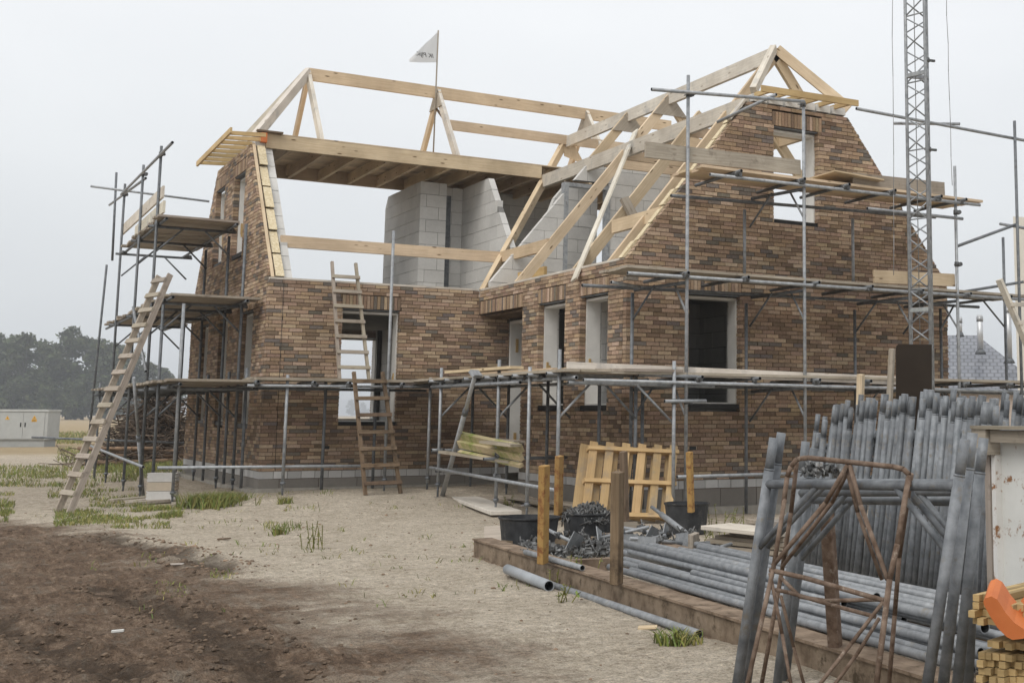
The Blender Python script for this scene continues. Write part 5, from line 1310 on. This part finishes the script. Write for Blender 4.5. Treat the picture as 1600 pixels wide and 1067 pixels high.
# ------------------------------------------------------------------ grass, weeds, clods, litter
random.seed(17)
def blade(mb, x, y, h, w_, lean, col, z=None):
    z = gz(x, y)-.01 if z is None else z; a_ = random.uniform(0, 6.28); dx, dy = math.cos(a_), math.sin(a_); b_ = random.uniform(0, 6.28); lx, ly = math.cos(b_)*lean*h, math.sin(b_)*lean*h
    p0, p1 = V((x-dx*w_, y-dy*w_, z)), V((x+dx*w_, y+dy*w_, z)); m0, m1 = V((x-dx*w_*.8+lx*.4, y-dy*w_*.8+ly*.4, z+h*.6)), V((x+dx*w_*.8+lx*.4, y+dy*w_*.8+ly*.4, z+h*.6)); t_ = V((x+lx, y+ly, z+h*(1-.25*lean)))
    mb.face([p0, p1, m1, m0], [(0, 0)]*4, col); mb.face([m0, m1, t_], [(0, 0)]*3, col)
def gcol():
    s_ = random.uniform(.7, 1.35); return (s_*random.uniform(.85, 1.3), s_, s_*random.uniform(.6, 1.0)) if random.random() < .8 else (s_*1.9, s_*1.4, s_*1.5)
def patch(mb, u0, u1, v0, v1, n, h, Z=-.42):
    for k in range(int(n*2.6)):
        u, v = random.uniform(u0, u1), random.uniform(v0, v1); p = at(u, v, Z=Z)
        if fbm(p.x*1.0+7, p.y, 1.3, 3) < -.08+.25*random.gauss(0, .4): continue
        dist = (p-CP).length; blade(mb, p.x, p.y, .75*h*random.uniform(.4, 1.2), .0022+.00015*dist, random.uniform(.2, 1.1), gcol(), None if dist < 45 else -.46)
gb = MB()
for a_ in ((0, 165, 726, 758, 1500, .17), (150, 215, 712, 738, 900, .22), (75, 215, 760, 775, 420, .12), (85, 265, 790, 822, 2300, .10), (205, 285, 788, 806, 900, .13), (0, 22, 768, 800, 260, .12), (0, 14, 790, 812, 160, .12), (78, 140, 676, 693, 700, .35), (90, 240, 700, 722, 900, .25), (160, 300, 716, 752, 1500, .30), (215, 300, 690, 716, 500, .5), (40, 110, 735, 752, 300, .12), (140, 230, 775, 790, 300, .1), (420, 520, 780, 790, 60, .1), (410, 470, 815, 832, 120, .12), (440, 500, 795, 806, 60, .1), (1030, 1085, 984, 1003, 150, .11), (330, 370, 888, 898, 50, .08), (240, 300, 905, 925, 30, .06)):
    patch(gb, *a_)
for k in range(330):     # sparse tufts over the sand
    x, y = random.uniform(-3.2, 2.5), random.uniform(-12, -1.2)
    if fbm(x, y, .6, 3) < .05: continue
    for q in range(random.randint(2, 6)): blade(gb, x+random.gauss(0, .04), y+random.gauss(0, .04), random.uniform(.03, .09), .005, .8, gcol())
tag(gb.build('grass', 'grass'), 'sparse green grass along the mud edge and the left scaffold', 'grass', kind='stuff')
def weed(label, u, v, hgt, spread, n, leafy=True, Z=-.42):
    p = at(u, v, Z=Z); z = gz(p.x, p.y); mb = MB()
    for k in range(n):
        q = V((p.x+random.gauss(0, spread), p.y+random.gauss(0, spread), z)); 
        if leafy:
            d_ = V((random.gauss(0, .3), random.gauss(0, .3), 1)).normalized(); h = hgt*random.uniform(.5, 1.1); tip = q + d_*h; mb.tube(q, tip, .004, 4, (1.1, .9, .6), cap=False)
            for j in range(int(9+h*14)):
                c = q.lerp(tip, random.uniform(.15, 1)); x_ = V((random.gauss(0, 1), random.gauss(0, 1), random.gauss(.2, .4))).normalized(); y_ = x_.cross(V((0, 0, 1))).normalized(); s_ = random.uniform(.02, .05); mb.face([c, c+x_*s_*.5+y_*s_*.22, c+x_*s_, c+x_*s_*.5-y_*s_*.22], [(0, 0)]*4, gcol())
        else:
            for j in range(7): blade(mb, q.x+random.gauss(0, .02), q.y+random.gauss(0, .02), hgt*random.uniform(.5, 1.1), .006, random.uniform(.3, 1.0), gcol(), z-.01)
    return top_tag(mb.build('weed', 'grass'), label, 'weed', 'single weeds on the ground')
weed('dense bright green weed clump near the left corner of the house', 330, 792, .27, .16, 150, False); weed('second green clump right beside the dense one', 366, 788, .2, .09, 50, False)
weed('upright leafy weed standing alone on the pale sand', 492, 856, .27, .05, 9); weed('low grassy weed on the sand left of the upright leafy one', 432, 830, .13, .06, 16, False); weed('low grassy weed on the sand below the ladder', 447, 792, .14, .05, 12, False)
weed('leafy weed growing against the rusty front beam', 886, 908, .22, .06, 12); weed('small leafy weed on the sand below the beam weed', 882, 938, .12, .03, 6)
weed('grassy tuft at the end of the long thin tube', 1055, 1000, .13, .05, 16, False); weed('leafy weed behind the planks right of the tubs', 1140, 826, .33, .1, 14); weed('leafy weed at the left end of the plank stack', 1112, 842, .2, .08, 9)
weed('thin leafy weed beside the empty black tub', 862, 856, .3, .03, 5); weed('leafy weed between the ground planks at the corner scaffold', 790, 794, .2, .06, 8)
# clods of earth and small stones
cb = MB(); random.seed(23)
def clod(mb, c, r_, col):
    vs = []; ph = random.uniform(0, 6)
    rings = [(0, 1), (.75, .62), (1, 0), (.75, -.6)]
    pts = [[V((c[0]+r_*a_*math.cos(2*math.pi*k/6+ph)*random.uniform(.7, 1.25), c[1]+r_*a_*math.sin(2*math.pi*k/6+ph)*random.uniform(.7, 1.25), c[2]+r_*.6*b_*random.uniform(.8, 1.2))) for k in range(6)] for a_, b_ in rings[1:]]
    top = V((c[0], c[1], c[2]+r_*.65))
    for k in range(6):
        k2 = (k+1) % 6; mb.face([pts[0][k], pts[0][k2], top], [(0, 0)]*3, col); mb.face([pts[1][k], pts[1][k2], pts[0][k2], pts[0][k]], [(0, 0)]*4, col); mb.face([pts[2][k], pts[2][k2], pts[1][k2], pts[1][k]], [(0, 0)]*4, col)
M['clod'] = mat_simple('soil_clod', (.08, .056, .038), (.17, .122, .085), 20, .95, bmp=.6, bd=.01)
n_ = 0
while n_ < 4200:
    x, y = random.uniform(-5.0, 2.2), random.uniform(-16.0, -1.0); ms = mud_side(x, y)+.6*fbm(x, y, .8)
    dr = min(seg_d(x, y, RUT1)-.2, seg_d(x, y, RUT2)-.2, seg_d(x, y, RUT3)-.2)
    pr = (.30 if ms > 0 else .10) + (.8 if abs(dr) < .16 else 0)
    if random.random() > pr: n_ += .12; continue
    r_ = .0045*math.exp(random.gauss(.25, .6)) + (.012*random.random() if abs(dr) < .15 else 0); r_ = min(r_, .03); s_ = random.uniform(.6, 1.2) if ms > 0 else random.uniform(1.0, 2.2)
    clod(cb, (x, y, gz(x, y)+r_*.15), r_, (s_, s_, s_)); n_ += 1
tag(cb.build('soil_clods', 'clod'), 'clods of earth and small stones scattered over mud and sand', 'clods', kind='stuff')
def litter(label, u, v, w_, h_, mat, nm='litter', Z=-.45, ang=0):
    p = at(u, v, Z=Z); z = gz(p.x, p.y)+.012; a_ = ang-YAW; d_ = V((math.cos(a_), math.sin(a_), .05)); b = MB(); b.beam(V((p.x, p.y, z))-d_*w_/2, V((p.x, p.y, z))+d_*w_/2, h_, .012); return top_tag(b.build(nm, mat), label, 'litter', 'small litter on the ground')
litter('white scrap lying on the brown mud', 184, 984, .07, .035, 'paper', ang=.3); litter('pale wooden stick on the mud by the long rut', 273, 886, .16, .02, 'white_timber', 'stick'); litter('thin grey stick on the left sand', 75, 798, .28, .02, 'old_timber', 'stick', ang=-.4)
litter('yellow offcut on the sand beside the thin tube', 1012, 982, .12, .09, 'timber', 'offcut'); litter('white scrap in the grass left of the ladder', 90, 745, .12, .08, 'paper'); litter('white scrap below the yellow post by the scaffold', 822, 793, .14, .08, 'paper'); litter('dark flat scrap on the sand', 350, 842, .13, .05, 'dark_timber', 'scrap')

# ------------------------------------------------------------------ haze
b = MB(); b.box(-3700, 3700, -3700, 3700, -3.0, 26)
mt = bpy.data.materials.new('haze'); mt.use_nodes = True; N = mt.node_tree.nodes; L = mt.node_tree.links; N.remove(N['Principled BSDF'])
vp = N.new('ShaderNodeVolumePrincipled'); vp.inputs['Color'].default_value = (.93, .96, 1, 1); vp.inputs['Density'].default_value = .00085; vp.inputs['Anisotropy'].default_value = .2
L.new(vp.outputs['Volume'], N['Material Output'].inputs['Volume'])
tag(b.build('haze', mt, loc=(0, 0, 0)), kind='stuff')
